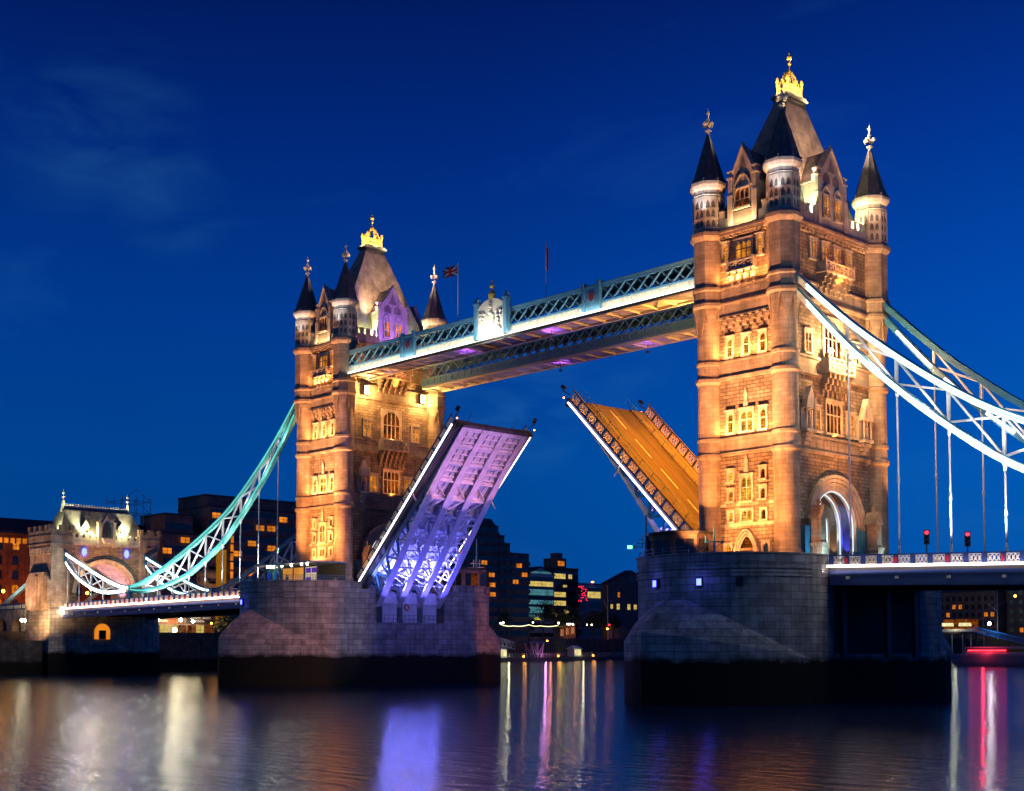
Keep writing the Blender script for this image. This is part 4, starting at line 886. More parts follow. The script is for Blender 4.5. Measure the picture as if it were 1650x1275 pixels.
def make_chain(label, ox, side, y, style):
    root = thing('suspension_chain', label, 'suspension chain', (ox, y, 0), 0, 'suspension chains of the side spans')
    S = lambda d, z, w=0: (side * d, w, z)
    def pts(T, a, b, n): return [(a + (b - a) * i / n, interp(T, a + (b - a) * i / n)) for i in range(n + 1)]
    for T, TL, a, b, nm in ((UP, LO, 6.4, 64.4, 'long'), (UPS, LOS, 64.4, 93.6, 'short')):
        for k, TT in enumerate((T, TL)):
            P_ = pts(TT, a, b, 30 if nm == 'long' else 18); c = MB(); c.sweep([S(d, z) for d, z in P_], .55, .78); c.obj('upper_chord' if k == 0 else 'lower_chord', M['lit_mint'] if style == 'left' and nm == 'long' else M['lit_cyan'] if style == 'right' else M['teal'], root)  # pale and mint chord paints carry the light that falls on them
            o = -1
            c2 = MB(); c2.sweep([S(d, z + .36) for d, z in P_], .8, .1); c2.obj('chord_flange', M['teal'], root)
            if style == 'right':
                for e, f in (((.13, .2), (-.25, .2)) if k == 0 else ((.2, .16), (-.03, .14), (-.27, .18))): l = MB(); l.sweep([S(d, z + e, o * .31) for d, z in P_ if d > 7.3], .08, f); l.obj('light_strip', M['led_cyan'], root)
            elif style == 'left':
                l = MB()
                if nm == 'short': l.sweep([S(d, z, o * .31) for d, z in P_ if d < 92.5], .08, .5); l.obj('light_strip', M['led'], root)
                else: l.sweep([S(d, z + .2, o * .31) for d, z in P_ if d > 7.6], .08, .3); l.obj('light_strip', M['chord_glow_teal'], root)  # added glow strip stands in for the teal light on this chord
            elif style == 'far_right' and nm == 'long' and k == 1:
                for e, f in ((8.6, 13.0), (14.6, 17.6), (19.6, 22.8), (26, 29)):
                    l = MB(); l.sweep([S(d, z + .02, o * .31) for d, z in pts(TT, e, f, 5)], .08, .36); l.obj('light_strip', M['led_pink'], root)
            elif style == 'far_left' and nm == 'short':
                l = MB(); l.sweep([S(d, z, o * .31) for d, z in P_ if d < 92.5], .08, .42); l.obj('light_strip', M['led_cyan'], root)
        xs = [13.2 + 5.72 * i for i in range(9)] if nm == 'long' else [69.9 + 5.4 * i for i in range(5)]
        br = MB()
        for i, d in enumerate(xs):
            zu, zl = interp(T, d), interp(TL, d)
            br.beam(S(d, zu - .3), S(d, zl + .3), .3, .3, (0, 1, 0))
            if i + 1 < len(xs):
                e = xs[i + 1]; eu, el = interp(T, e), interp(TL, e)
                br.beam(S(d, zu - .3), S(e, el + .3), .24, .28, (0, 1, 0)); br.beam(S(d, zl + .3), S(e, eu - .3), .22, .24, (0, 1, 0))
        br.obj('bracing', M['white'], root)
        for d in xs:
            zl = interp(TL, d) - .35; zb = deck_z(side, d) + 1.3
            if zl - zb < .6: continue
            h = MB(); h.tube(S(d, zl), S(d, zb), .1, .1, 8); mid = zl + (zb - zl) * .55
            h.tube(S(d, mid + .35), S(d, mid - .35), .15, .15, 8); h.tube(S(d, zl + .25), S(d, zl - .7), .28, .13, 8); h.ball(S(d, zl + .1), .32, 8, 5); h.tube(S(d, zb + .9), S(d, zb), .1, .17, 8)
            h.obj('hanger', M['white'], root, smooth=True)
    for d in ((11, 16.1, 21.8, 27.5, 33.2) if style == 'right' else (11, 16.1, 21.8, 27.5, 33.2, 39, 44.7, 50.4, 56, 75, 81, 87) if style == 'left' else (21.8, 27.5) if style == 'far_right' else (75, 81, 87)):
        zl = interp(LO if d < 64 else LOS, d); point((ox + side * d, y - 1.5, zl - .1), (60 if d < 12 else 420) if style == 'right' else 260, (1, .97, .86), .12)  # unseen points added along the chain to brighten its bracing
    p = MB(); p.tube(S(64.4, 16.95, -.5), S(64.4, 16.95, .5), .85, .85, 16); p.box(side * 64.4 - .5, side * 64.4 + .5, -.35, .35, 13.9, 16.3); pj = p.obj('pin_joint', M['teal'], root)
    r = MB(); r.tube(S(64.4, 16.95, -.56), S(64.4, 16.95, -.5), .62, .62, 16); r.obj('pin_cap', M['cream'], pj)
    return root
make_chain('near chain of the right hand span, edged with bright white light', 0, 1, -TY, 'right')
make_chain('far chain of the right hand span, mostly dark teal', 0, 1, TY, 'far_right')
make_chain('near chain of the left hand span glowing teal down to the gatehouse', -82.3, -1, -TY, 'left')
make_chain('far chain of the left hand span, blue and half hidden', -82.3, -1, TY, 'far_left')
# ------------------------------------------------------------------ side spans
def make_span(label, ox, side, D0, D1):
    root = thing('side_span', label, 'bridge span', (ox, 0, 0), 0, 'side spans of the bridge')
    Z = lambda d: deck_z(side, d)
    def FS(y): return lambda u, w, z: (side * u, y + w, Z(u) + z)
    C0 = FS(0); H = 9.75
    m = MB(); m.fbox(C0, D0, D1, -H, H, -.35, .1); m.obj('road_deck', M['road'], root)
    for s in (-1, 1):
        g = MB(); g.fbox(C0, D0, D1, *sorted((s * (H - .7), s * H)), -1.7, -.35); g.fbox(C0, D0, D1, *sorted((s * (H - .9), s * (H + .15))), -.75, -.55); g.fbox(C0, D0, D1, *sorted((s * (H - .9), s * (H + .2))), -1.9, -1.7); g.obj('edge_girder', M['blue'], root)
        f = MB(); f.fbox(C0, D0, D1, *sorted((s * 5.6, s * (H - .4))), .1, .24); f.obj('footway', M['pave'], root)
    c = MB(); n = int((D1 - D0) / 5.72)
    for i in range(n + 1):
        u = 13.2 + 5.72 * i
        if u < D1: c.fbox(C0, u - .2, u + .2, -H + .7, H - .7, -1.5, -.35)
    c.fbox(C0, D0, D1, -.3, .3, -1.6, -1.502); c.obj('cross_girder', M['dark'], root)
    l = MB(); l.fbox(C0, D0, D1, -H - .5, -H - .36, -.02, .24); l.obj('light_strip', M['led_pink'] if side > 0 else M['led_rose'], root)
    k = int((D1 - D0) / 1.9); y = -H
    for i in range(k):
        a = 13.2 - 1.9 + 1.9067 * i
        if a < D0: continue
        if a + 1.9 > D1: break
        parapet_panel(FS(-H - .05), a + .24, a + 1.9 - .24, .3, 1.15, 0, M['cream'], root)
        p = MB(); p.fbox(C0, a - .26, a + .26, -H - .25, -H + .12, .27, 1.32); po = p.obj('parapet_post', M['blue'], root)
        if (i + 2) % 3 == 0:
            e = MB(); e.fprism(C0, [(a - .14, .5), (a, .3), (a + .14, .5), (a + .14, .95), (a, 1.08), (a - .14, .95)], -H - .32, -H - .251); e.obj('red_shield', paint('shield_red', (.5, .01, .03)) if 'shield_red' not in bpy.data.materials else bpy.data.materials['shield_red'], po)
        if (i + 2) % 3 == 0:
            q = MB(); q.fbox(C0, a - .2, a + .2, -H - .16, -H, -1.25, -.95); q.obj('girder_bracket', M['cream'], root)
    t = MB(); t.fbox(C0, D0, D1, -H - .2, -H + .1, 1.18, 1.3); t.obj('parapet_rail', M['blue'], root)
    f = MB(); f.fbox(C0, D0, D1, H - .1, H + .1, .1, 1.3); f.obj('far_parapet', M['cream'], root)
    return root
make_span('right hand side span with red shields along its white lit parapet', 0, 1, 10.9, 96)
make_span('left hand side span running from the pier to the gatehouse', -82.3, -1, 10.9, 92.0)
for x0, L, z, wv, c in ((-156, 22, 15.2, 350, (1, .9, .8)), (-124, 52, 15.4, 3600, (.95, 1, .92)), (40, 34, 15.2, 6500, (1, 1, .95))): strip((x0, -11.6, z), (x0, -9.1, 24), L, .25, wv, c, spread=80)  # unseen strips added beyond the deck edge to brighten chains and hangers
for x0, L, z, wv in ((22, 24, 13.9, 240), (-135, 78, 13.7, 600)): strip((x0, -10.6, z), (x0, -9.9, 15.0), L, .1, wv, (1, .8, .85))
# ------------------------------------------------------------------ gatehouse on the far bank
def make_gatehouse():
    root = thing('gatehouse', 'stone gatehouse with wide arch and steep lit roof at the end of the left span', 'gatehouse', (-180.5, 0, 0))
    XF = 5.0
    def FG(u, w, z): return (XF + w, u, z)
    m = MB(); AH = 6.4; ZS = 17.2
    m.box(-XF, XF, -8, -AH, 13.6, 24.2); m.box(-XF, XF, AH, 8, 13.6, 24.2); m.box(-XF, XF, -8, 8, 24.2, 28.0)
    pts = arch_pts(-AH, AH, ZS, 6.4, 12, False)
    for (a, za), (b_, zb) in zip(pts[:-1], pts[1:]): m.fprism(FG, [(a, za), (b_, zb), (b_, 24.2), (a, 24.2)], -2 * XF, 0)
    m.obj('wall', M['rough'], root)
    for i, r in enumerate((7.3, 6.9)):
        q = MB(); pts = arch_pts(-r, r, ZS, r, 14, False); ww = .42 - i * .18
        for (a, za), (b_, zb) in zip(pts[:-1], pts[1:]):
            k = (r - .4) / r; q.fprism(FG, [(a, za), (b_, zb), (b_ * k, ZS + (zb - ZS) * k), (a * k, ZS + (za - ZS) * k)], -.03, ww)
        q.obj('arch_moulding', M['trim'], root)
    for s in (-1, 1):
        t = MB(); y0, y1 = sorted((s * 8, s * 12.1)); t.box(-XF - .3, XF + .3, y0, y1, 13.6, 26.6)
        for k in range(3): t.box(-XF - .4 - k * .15, XF + .4 + k * .15, y0 - .1 - k * .15, y1 + .1 + k * .15, 26.6 + k * .3, 26.9 + k * .3)
        t.box(-XF - .6, XF + .6, y0 - .3, y1 + .3, 27.5, 30.2); t.box(-XF - .7, XF + .7, y0 - .4, y1 + .4, 29.0, 29.2)
        tw = t.obj('gate_turret', M['ashlar'], root)
        for F, L, c in ((lambda u, w, z: (XF + .6 + w, (y0 + y1) / 2 + u, z), 2.2, 3), (lambda u, w, z: (u, (y0 - .3 - w), z), 5.4, 5), (lambda u, w, z: (u, (y1 + .3 + w), z), 5.4, 5)):
            for i in range(c):
                u = -L + L * 2 * i / (c - 1); e = MB(); e.fbox(F, u - .5, u + .5, -.6, .05, 30.2, 31.1); e.fbox(F, u - .58, u + .58, -.66, .1, 31.1, 31.3); e.obj('merlon', M['ashlar'], tw)
        for i in range(8):
            pass
        c = MB()
        for i in range(7): c.box(-XF + .5 + i * 1.4, -XF + 1.0 + i * 1.4, y0 - .5, y0 - .001, 25.2, 26.6)
        c.box(-XF, XF, y0 - .3, y0 - .002, 26.0, 26.6); c.obj('corbel_row', M['trim'], tw)
        bt = MB(); bt.fprism(lambda u, w, z: (u, (y0 - .1 if s < 0 else y1 + .1) + w * s, z), [(-5.3, 13.6), (5.3, 13.6), (5.3, 19.6), (3.6, 21.4), (-3.6, 21.4), (-5.3, 19.6)], -.2, .7); bt.fbox(lambda u, w, z: (u, y0 + w if s < 0 else y1 - w, z), -.5, .5, -1.0, -.6, 13.6, 20.6); bt.obj('buttress', M['ashlar'], tw)
    c = MB(); c.fbox(FG, -8, 8, 0, .3, 27.3, 27.6); c.fbox(FG, -8, 8, 0, .5, 27.6, 27.95); c.fbox(FG, -8, 8, -.4, .35, 27.95, 28.9)
    for i in range(11):
        u = -7.4 + 14.8 * i / 10
        if abs(u) > 1.7: c.fbox(FG, u - .45, u + .45, -.4, .35, 28.9, 29.7)
    c.obj('battlement', M['trim'], root)
    r = MB(); pr = [(4.7, 9.8, 28.5), (4.2, 9.5, 30.0), (2.6, 8.6, 32.6), (1.2, 7.7, 35.0), (.5, 7.3, 35.7)]
    r.rings([[(-a, -b_, z), (a, -b_, z), (a, b_, z), (-a, b_, z)] for a, b_, z in pr], perim=False); rf = r.obj('roof', M['slate_light'], root)
    q = MB(); q.box(-.3, .3, -7.3, 7.3, 35.6, 36.1)
    for i in range(24): q.box(-.12, .12, -7.2 + i * .62, -6.9 + i * .62, 36.1, 36.4)
    q.obj('ridge_crest', M['cream'], rf)
    for s in (-1, 1):
        f = MB(); f.lathe([(.6, 34.6), (.42, 36.2), (.3, 37.1), (.12, 37.3), (.12, 37.7), (.36, 37.8), (.36, 37.95), (.1, 38.1), (.1, 38.5), (.3, 38.6), (.26, 38.95), (.08, 39.2), (.03, 39.6)], 8, 0, s * 7.4); f.obj('ridge_finial', M['cream'], rf)
        d = MB(); d.fbox(FG, s * 4.1 - .8, s * 4.1 + .8, -2.4, -1.0, 29.6, 31.3); d.fprism(FG, [(s * 4.1 - 1.0, 31.2), (s * 4.1 + 1.0, 31.2), (s * 4.1, 32.8)], -3.2, -.85); dm = d.obj('roof_dormer', M['slate'], rf)
        window(FG, dm, s * 4.1, 29.9, 31.0, .8, 2, 'pane_dim', None, False, -1.0, .1)
    g = MB(); g.fprism(FG, [(-1.5, 27.95), (1.5, 27.95), (1.5, 31.4), (0, 34.0), (-1.5, 31.4)], -2.2, .45)
    for s in (-1, 1): g.fbox(FG, s * 1.7 - .3, s * 1.7 + .3, -.3, .7, 27.0, 32.2); g.fbox(FG, s * 1.7 - .4, s * 1.7 + .4, -.4, .8, 32.2, 32.5)
    gb = g.obj('front_gable', M['trim'], root)
    h = MB(); h.fprism(FG, arch_pts(-1.05, 1.05, 30.6, 2.0, 6) + [(1.05, 29.2), (-1.05, 29.2)], .45, .5); h.obj('gable_window', M['slate'], gb); h = MB(); h.fprism(FG, [(-1.15, 28.6), (1.15, 28.6), (.8, 27.9), (-.8, 27.9)], .45, 1.3); h.fbox(FG, -1.2, 1.2, .45, 1.35, 28.6, 28.9); h.obj('oriel_base', M['cream'], gb)
    for s in (-1, 1):
        e = MB(); e.fprism(FG, [(s * 4.85 + .5 * math.cos(t * math.pi / 8), 25.9 + .85 * math.sin(t * math.pi / 8)) for t in range(16)], .02, .2); e.obj('oval_lamp', M['blue_lamp'], root)
        l = MB(); l.fbox(FG, s * 3.4 - .3, s * 3.4 + .3, -.3, .2, 29.75, 30.2); l.obj('roof_floodlight', M['flood'], root)
    # base standing in the river wall
    b = MB(); b.rings([[(-6.5, -12.9, -3), (6.4, -12.9, -3), (6.4, 12.9, -3), (-6.5, 12.9, -3)], [(-6, -12.6, 7), (5.9, -12.6, 7), (5.9, 12.6, 7), (-6, 12.6, 7)], [(-5.8, -12.4, 13.6), (5.6, -12.4, 13.6), (5.6, 12.4, 13.6), (-5.8, 12.4, 13.6)]]); b.obj('gate_base', M['pier'], root)
    p = MB(); p.fprism(FG, [(u - .85, z) for u, z in [(-1.75, 7.4)] + arch_pts(-1.75, 1.75, 9.0, 1.7, 6, False) + [(1.75, 7.4)]], .92, 1.02); lp = p.obj('lit_passage', M['orange_soft'], root)
    p = MB(); p.fbox(FG, -1.65, -.05, 1.0, 1.12, 7.4, 9.3); p.obj('passage_door', M['dark'], lp)
    k = MB(); k.fbox(FG, -10.2, -9.0, .8, 1.6, 12.5, 14.1); k.obj('corner_lantern', M['bulb_soft'], root)
    return root
M['orange_soft'] = emis('orange_lit_passage', (1.0, .3, .02), .9, .3, .4); M['bulb_soft'] = emis('lantern_glass', (1.0, .85, .55), 6)
make_gatehouse()
for y in (-3.4, 3.4): point((-174.7, y, 30.4), 900, (1, .85, .4), .2)
for y in (-8.6, 8.4): point((-177.5, y, 30.2), 900, (.9, 1, .45), .2)
for y in (-5, 5): point((-183, y, 30), 1600, (.9, 1, .45), .2)
for y in (-4, 4): spot((-174.4, y * 1.35, 29.3), (-179.4, y * 1.1, 35.2), 16000, (1, .97, .55), 62, .9, .2); spot((-178, y * 2.6, 30.2), (-180.3, y * 1.85, 35), 5000, (.95, 1, .5), 80, .9, .2)
spot((-172.5, -17.5, 9), (-179, -12, 15), 11000, (1, .5, .2), 110, .8, .3); spot((-171.0, -3, 15.3), (-175.5, 0, 23), 14000, (1, .42, .14), 110, .9, .3); point((-174.0, -9.9, 12.9), 700, (1, .8, .5), .4)
spot((-181, 5, 15.2), (-179, 3, 24), 6000, (.9, .55, 1), 120, .8, .2); spot((-184, -18, 9), (-182, -12, 26), 15000, (1, .52, .3), 70, .8, .3)
# approach road on arches, with the tie of the chain
def make_approach():
    root = thing('approach_viaduct', 'stone approach viaduct on arches at the far left edge, lamps under an arch', 'viaduct', (-186.6, 0, 0))
    m = MB(); F = lambda u, w, z: (-u, -9.6 - w, z); n = 8; P_ = 7.6
    m.fbox(F, 0, n * P_, -19.2, 0, 12.4, 14.0)
    for i in range(n + 1): m.fbox(F, max(0, i * P_ - 1.3), i * P_ + 1.3, -19.2, 0, 6.8, 12.4)
    for i in range(n):
        pts = arch_pts(i * P_ + 1.3, (i + 1) * P_ - 1.3, 9.7, 2.3, 8, False)
        for (a, za), (b_, zb) in zip(pts[:-1], pts[1:]): m.fprism(F, [(a, za), (b_, zb), (b_, 12.4), (a, 12.4)], -19.2, 0)
        m.fbox(F, i * P_ + 1.3, (i + 1) * P_ - 1.3, -6.2, -6, 6.8, 12.0)
    m.obj('viaduct_wall', M['ashlar'], root)
    p = MB(); p.fbox(F, 0, n * P_, -.3, .15, 14.0, 15.2); p.fbox(F, 0, n * P_, -.4, .25, 15.2, 15.35); po = p.obj('viaduct_parapet', M['blue'], root)
    q = MB()
    for i in range(14):
        r = MB(); r.fbox(F, .5 + i * 4.2, .5 + i * 4.2 + 3.5, .15, .2, 14.25, 15.0); r.obj('parapet_panel', M['cream'], po)
    for y in (-9.14, 9.14):
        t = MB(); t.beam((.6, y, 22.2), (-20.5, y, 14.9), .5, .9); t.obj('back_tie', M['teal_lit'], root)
    return root
M['teal_lit'] = paint('lit_teal_paint', (.45, .62, .58), .4)  # paler copy of the chain teal with its lighting in the colour
make_approach()
strip((-196, -12.0, 18), (-196, -9.2, 19), 14, .1, 200, (.9, 1, .9))
t = MB(); t.box(-262, -176.4, -60, -13.0, -3, 7.1); o = t.obj('river_terrace', M['darkstone']); tag(o, kind='structure')
spot((-9.5, -17.5, 17.0), (-84, -19, 9), 26000, (1, .78, .72), 24, .6, .3)  # added fill light for the left pier's nose, no lamp stands here
#--MARK-BACK
# ------------------------------------------------------------------ buildings on the far bank
M['brick'] = stone('red_brick', (.30, .10, .05), .2, .5, .18, .02, .7, .2); M['concrete'] = stone('hotel_concrete', (.20, .155, .145), .08, 3.5, 1.7, .02, .7, .15)
M['pinkwall'] = stone('pale_brick', (.24, .16, .14), .1, .6, .25, .02, .8, .15); M['roofdark'] = paint('dark_roof', (.03, .03, .035), .7); M['metalclad'] = paint('steel_cladding', (.30, .36, .42), .4)
M['win_orange'] = emis('hotel_window', (1.0, .28, .02), 1.0, .6, .6); M['win_yellow'] = emis('office_window', (1.0, .72, .18), .8, .4, .5); M['win_teal'] = emis('atrium_glow', (.12, .42, .5), .6, .5, .2); M['win_white'] = emis('kiosk_window', (1.0, .9, .45), 1.1, .3, .5)
def lit(par, x, y, z, w=2.2, h=1.3, mat='win_orange', face='x', d=.12):
    m = MB()
    if face == 'x': m.box(x - .05, x + d, y - w / 2, y + w / 2, z - h / 2, z + h / 2)
    else: m.box(x - w / 2, x + w / 2, y - d, y + .05, z - h / 2, z + h / 2)
    o = m.obj('window', M[mat], par)
    f = MB()
    if face == 'x': f.box(x + d, x + d + .03, y - .05, y + .05, z - h / 2, z + h / 2); f.box(x + d + .002, x + d + .032, y - w / 2, y + w / 2, z - .04, z + .04)
    else: f.box(x - .05, x + .05, y - d - .03, y - d, z - h / 2, z + h / 2)
    f.obj('glazing_bar', M['dark'], o); return o
def slab_block(root, x0, x1, y0, y1, z0, z1, fh=3.35, mat='concrete', bands=True):
    m = MB(); m.box(x0, x1, y0, y1, z0, z1); m.obj('wall', M[mat], root)
    m = MB(); m.box(x0 - .1, x1 + .1, y0 - .1, y1 + .1, z1, z1 + .5); m.obj('roof', M['roofdark'], root)
    if not bands: return
    k = int((z1 - z0) / fh)
    for i in range(k):
        z = z0 + (i + .45) * fh
        b = MB(); b.box(x0 + 1, x1 + .05, y0 + .4, y1 - .4, z, z + fh * .42); o = b.obj('window_band', M['glass'], root)
        s = MB(); s.box(x1 - .3, x1 + .5, y0 - .25, y1 + .25, z - fh * .42, z - .05); s.obj('balcony_front', M[mat], root)
def hotel_west():
    r = thing('hotel_building', 'long dark stepped hotel behind the teal chain, with orange windows and lettering on its wall', 'hotel', (-215, 55, 8.6))
    for a in ((-14, 0, -20, -8, 0, 26), (-14, -1, -19, -11, 26, 31), (-14, 2, -8, 28, 0, 33.5), (-14, 0, -8, 24, 33.5, 36.6)): slab_block(r, *a)
    lg = [(2, 7.3, 28.9), (2, 10.8, 28.9), (2, 14.6, 31.6), (2, 4.8, 24.6), (2, 10.9, 23.6), (2, 4, 16.6), (2, .5, 21.7), (2, -6.0, 31.4), (0, -19, 21.6), (0, -13.9, 24.6), (2, 20, 24), (2, 24, 19)]
    for x, y, z in lg: lit(r, x + .5, y, z, 2.4, 1.4)
    p = MB(); p.box(2.0, 2.7, -5.9, -3.0, 3, 22.5); pn = p.obj('stair_panel', M['stair_lit'], r)
    for i in range(8):
        l = MB(); l.box(2.7, 3.0, -1.8, -1.1, 8 + i * 2.35, 9.9 + i * 2.35); l.obj('stair_window', M['win_orange'], r)
    w = MB(); w.box(2.0, 2.5, -11.5, -6, 8, 20); sw = w.obj('sign_wall', M['concrete'], r)
    return r
M['stair_lit'] = emis('stair_glow', (.75, .28, .01), .42, .4, .15)
hw = hotel_west()
def text(body, loc, rz, size, mat, par, name='lettering'):
    c = bpy.data.curves.new(name, 'FONT'); c.body = body; c.size = size; c.align_x = 'CENTER'; c.extrude = .06; c.materials.append(mat)
    f = bpy.data.objects.new(name, c); COL.objects.link(f); bpy.context.view_layer.update(); me = bpy.data.meshes.new_from_object(f.evaluated_get(bpy.context.evaluated_depsgraph_get())); bpy.data.objects.remove(f)
    if not me.materials: me.materials.append(mat)
    o = bpy.data.objects.new(name, me); COL.objects.link(o); o.location = loc; o.rotation_euler = (R(90), 0, rz)
    if par: o.parent = par
    return o
M['sign_blue'] = paint('sign_letter', (.05, .06, .16), .5)
for t_, z in (('GUOMAN', 17.9), ('HOTELS', 16.3), ('THE TOWER', 14.0)): text(t_, (2.62, -8.6, z), R(90), 1.5, M['sign_blue'], hw)
point((-209, 47, 22), 500, (1, .5, .15), .3)
def hotel_east():
    r = thing('hotel_building', 'dark stepped concrete hotel to the right of the raised purple leaf', 'hotel', (-300, 226, 8.6), 0)
    for a in ((-14, 6, -34, -1.0, 0, 44.5), (-14, 6, -1.0, 2.3, 0, 41), (-14, 6, 2.3, 5.4, 0, 38), (-14, 6, 5.4, 16.0, 0, 34.2)): slab_block(r, *a, fh=3.7)
    m = MB(); m.fprism(lambda u, w, z: (w, u, z), [(-34, 44.95), (-1.6, 44.95), (-4.5, 47.6), (-34, 47.6)], -14, 5.5); m.obj('roof_plant', M['concrete'], r)
    for y, z in ((-5.0, 25.3), (-4.6, 21.4), (-4.4, 17.6), (10, 29.6), (13, 26.0), (8, 23.0), (-9, 30), (-16, 22), (-22, 33)): lit(r, 6.5, y, z, 2.8, 1.6)
    return r
hotel_east()
def scaffold():
    r = thing('scaffolded_tower', 'scaffolded dark tower block just right of the gatehouse roof', 'building', (-230, 33.5, 8.6))
    m = MB(); m.box(-5, 3, -4, 4, 0, 29); m.obj('wall', M['roofdark'], r)
    s = MB()
    for y in (-4, -2, 0, 2, 4):
        for x in (3.6, -5): s.tube((x, y, 0), (x, y, 36.5), .09, .09, 5)
    for i in range(12): z = 1 + i * 3.1; s.tube((3.6, -4.3, z), (3.6, 4.3, z), .08, .08, 5); s.tube((3.6, -4, z), (3.6, 0, z + 3.1), .07, .07, 5); s.tube((3.6, 4, z), (3.6, 0, z + 3.1), .07, .07, 5); s.tube((-5, -4.3, z), (-5, 4.3, z), .08, .08, 5); s.tube((3.6, -4, z), (-5, -4, z), .08, .08, 5); s.tube((3.6, 4, z), (-5, 4, z), .08, .08, 5)
    s.obj('scaffold', M['metalclad'], r); return r
scaffold()
def warehouse(label, loc, L, H, cols, rows, litset, roof=True, depth=14, rz=0, mat='brick', arched=True, glow=None):
    r = thing('warehouse', label, 'building', loc, rz)
    m = MB(); m.box(-depth, 0, 0, L, 0, H); m.obj('wall', M[mat], r)
    F = lambda u, w, z: (w, u, z)
    if roof:
        q = MB(); q.fprism(lambda u, w, z: (u, w, z), [(-depth - .4, H - .2), (.5, H - .2), (.3, H + .3), (-depth * .3, H + 3.8), (-depth * .7, H + 3.8)], -.3, L + .3); q.obj('roof', M['roofdark'], r)
    q = MB(); q.fbox(F, 0, L, 0, .3, H - .6, H - .25); q.obj('cornice', M[mat], r)
    for i in range(cols):
        for j in range(rows):
            u = L * (i + .5) / cols; z = 2.2 + (H - 3.6) * (j + .5) / rows; on = (i, j) in litset; o = MB()
            pts = [(u - .75, z - 1), (u + .75, z - 1)] + ([(u + .75, z + .7), (u + .4, z + 1.05), (u - .4, z + 1.05), (u - .75, z + .7)] if arched else [(u + .75, z + .9), (u - .75, z + .9)])
            o.fprism(F, pts, -.05, .06); wo = o.obj('window', M['win_orange'] if on else M['glass'], r)
            b = MB(); b.fbox(F, u - .05, u + .05, .06, .1, z - 1, z + .9); b.fbox(F, u - .75, u + .75, .062, .1, z - .05, z + .05); b.fbox(F, u - .95, u + .95, 0, .2, z - 1.2, z - 1.0); b.obj('window_frame', M['dark'], wo)
    return r
w1 = warehouse('long red brick warehouse behind the gatehouse with lit arched windows', (-222, -26, 8.6), 72, 24.6, 18, 6, {(6, 5), (6, 2), (7, 2), (5, 1), (3, 4), (9, 3), (10, 1), (8, 4)})
g = MB(); g.box(-.1, .35, 0, 30, 22.0, 23.2); g.obj('lit_attic', M['win_orange'], w1)
q = MB()
for i in range(20): q.box(.35, .45, i * 1.5, i * 1.5 + .4, 21.9, 23.3)
q.obj('attic_pier', M['brick'], w1)
for y in (-8, -2, 6, 14): point((-214, y, 14.5), 900, (1, .30, .04), .3)
def plain_building(name, label, loc, L, H, depth, mat, lits, bands=0, gab=False, rz=0):
    r = thing(name, label, 'building', loc, rz); m = MB(); F = lambda u, w, z: (w, u, z)
    if gab: m.fprism(F, [(0, 0), (L, 0), (L, H), (L * .5, H + L * .2), (0, H)], -depth, 0)
    else: m.box(-depth, 0, 0, L, 0, H)
    m.obj('wall', M[mat], r)
    if not gab: q = MB(); q.box(-depth, .3, -.2, L + .2, H, H + .5); q.obj('roof', M['roofdark'], r)
    else:
        q = MB(); q.fprism(F, [(-.4, H - .1), (L * .5, H + L * .2), (L + .4, H - .1), (L + .4, H + .3), (L * .5, H + L * .2 + .45), (-.4, H + .3)], -depth, .4); q.obj('roof', M['roofdark'], r)
    for i in range(bands):
        b = MB(); z = H * (i + .3) / bands; b.fbox(F, .3, L - .3, 0, .06, z, z + H / bands * .45); b.obj('window_band', M['glass'], r)
    for (u, z, w, h, mt) in lits: lit(r, .05, u, z, w, h, mt)
    return r
plain_building('glass_office', 'gabled glass office with a teal glow and a bright yellow storey', (-335, 281, 8.6), 17, 29.5, 16, 'metalclad', [(8.5, 30.5, 13, .8, 'win_teal'), (8.5, 25.3, 15, 2.2, 'win_yellow'), (8.5, 21.5, 15.5, 2.6, 'win_teal'), (8.5, 17, 15.5, 1.8, 'win_teal'), (5, 13.5, 10, 2.8, 'win_teal'), (5, 10, 10, 2.6, 'win_teal')], 7, True)
ob = plain_building('office_block', 'dark office block with yellow windows and a lit roof cabin', (-338, 300, 8.6), 17, 33, 15, 'roofdark', [(4.5, 29.5, 7.5, 2.3, 'win_yellow'), (11.5, 29.5, 2.2, 2.0, 'win_yellow'), (4.5, 21, 8, 2.2, 'win_yellow'), (4.5, 17, 8, 2.2, 'win_yellow'), (8, 25, 2.5, 1, 'win_yellow'), (9, 13, 3, 2, 'win_yellow')], 7)
q = MB(); q.box(-9, -1, 3, 10, 33.5, 38); q.box(-6, -2, 4.5, 8.5, 38, 40.5); q.obj('roof_cabin', M['pinkwall'], ob); lit(ob, -.95, 6, 35.5, 3, 2.2, 'win_orange'); lit(ob, -.95, 8.2, 35.5, .8, 2.2, 'win_orange')
lw = plain_building('shop_building', 'low glass fronted building with red fairy lights and a lamp on its roof', (-348, 319, 8.6), 27, 27, 16, 'metalclad', [(19.5, 22, 9, 3, 'win_yellow')], 4)
q = MB()
for i in range(46):
    q.ball((.2, 3 + rnd.random() * 11 + rnd.random() * 3, 18 + rnd.random() * 8), .13, 5, 4)
q.obj('fairy_light', M['red_lamp'], lw); q = MB(); q.ball((0.5, 18, 28.2), .7, 8, 5, .5); q.obj('roof_lamp', M['orange_lamp'], lw)
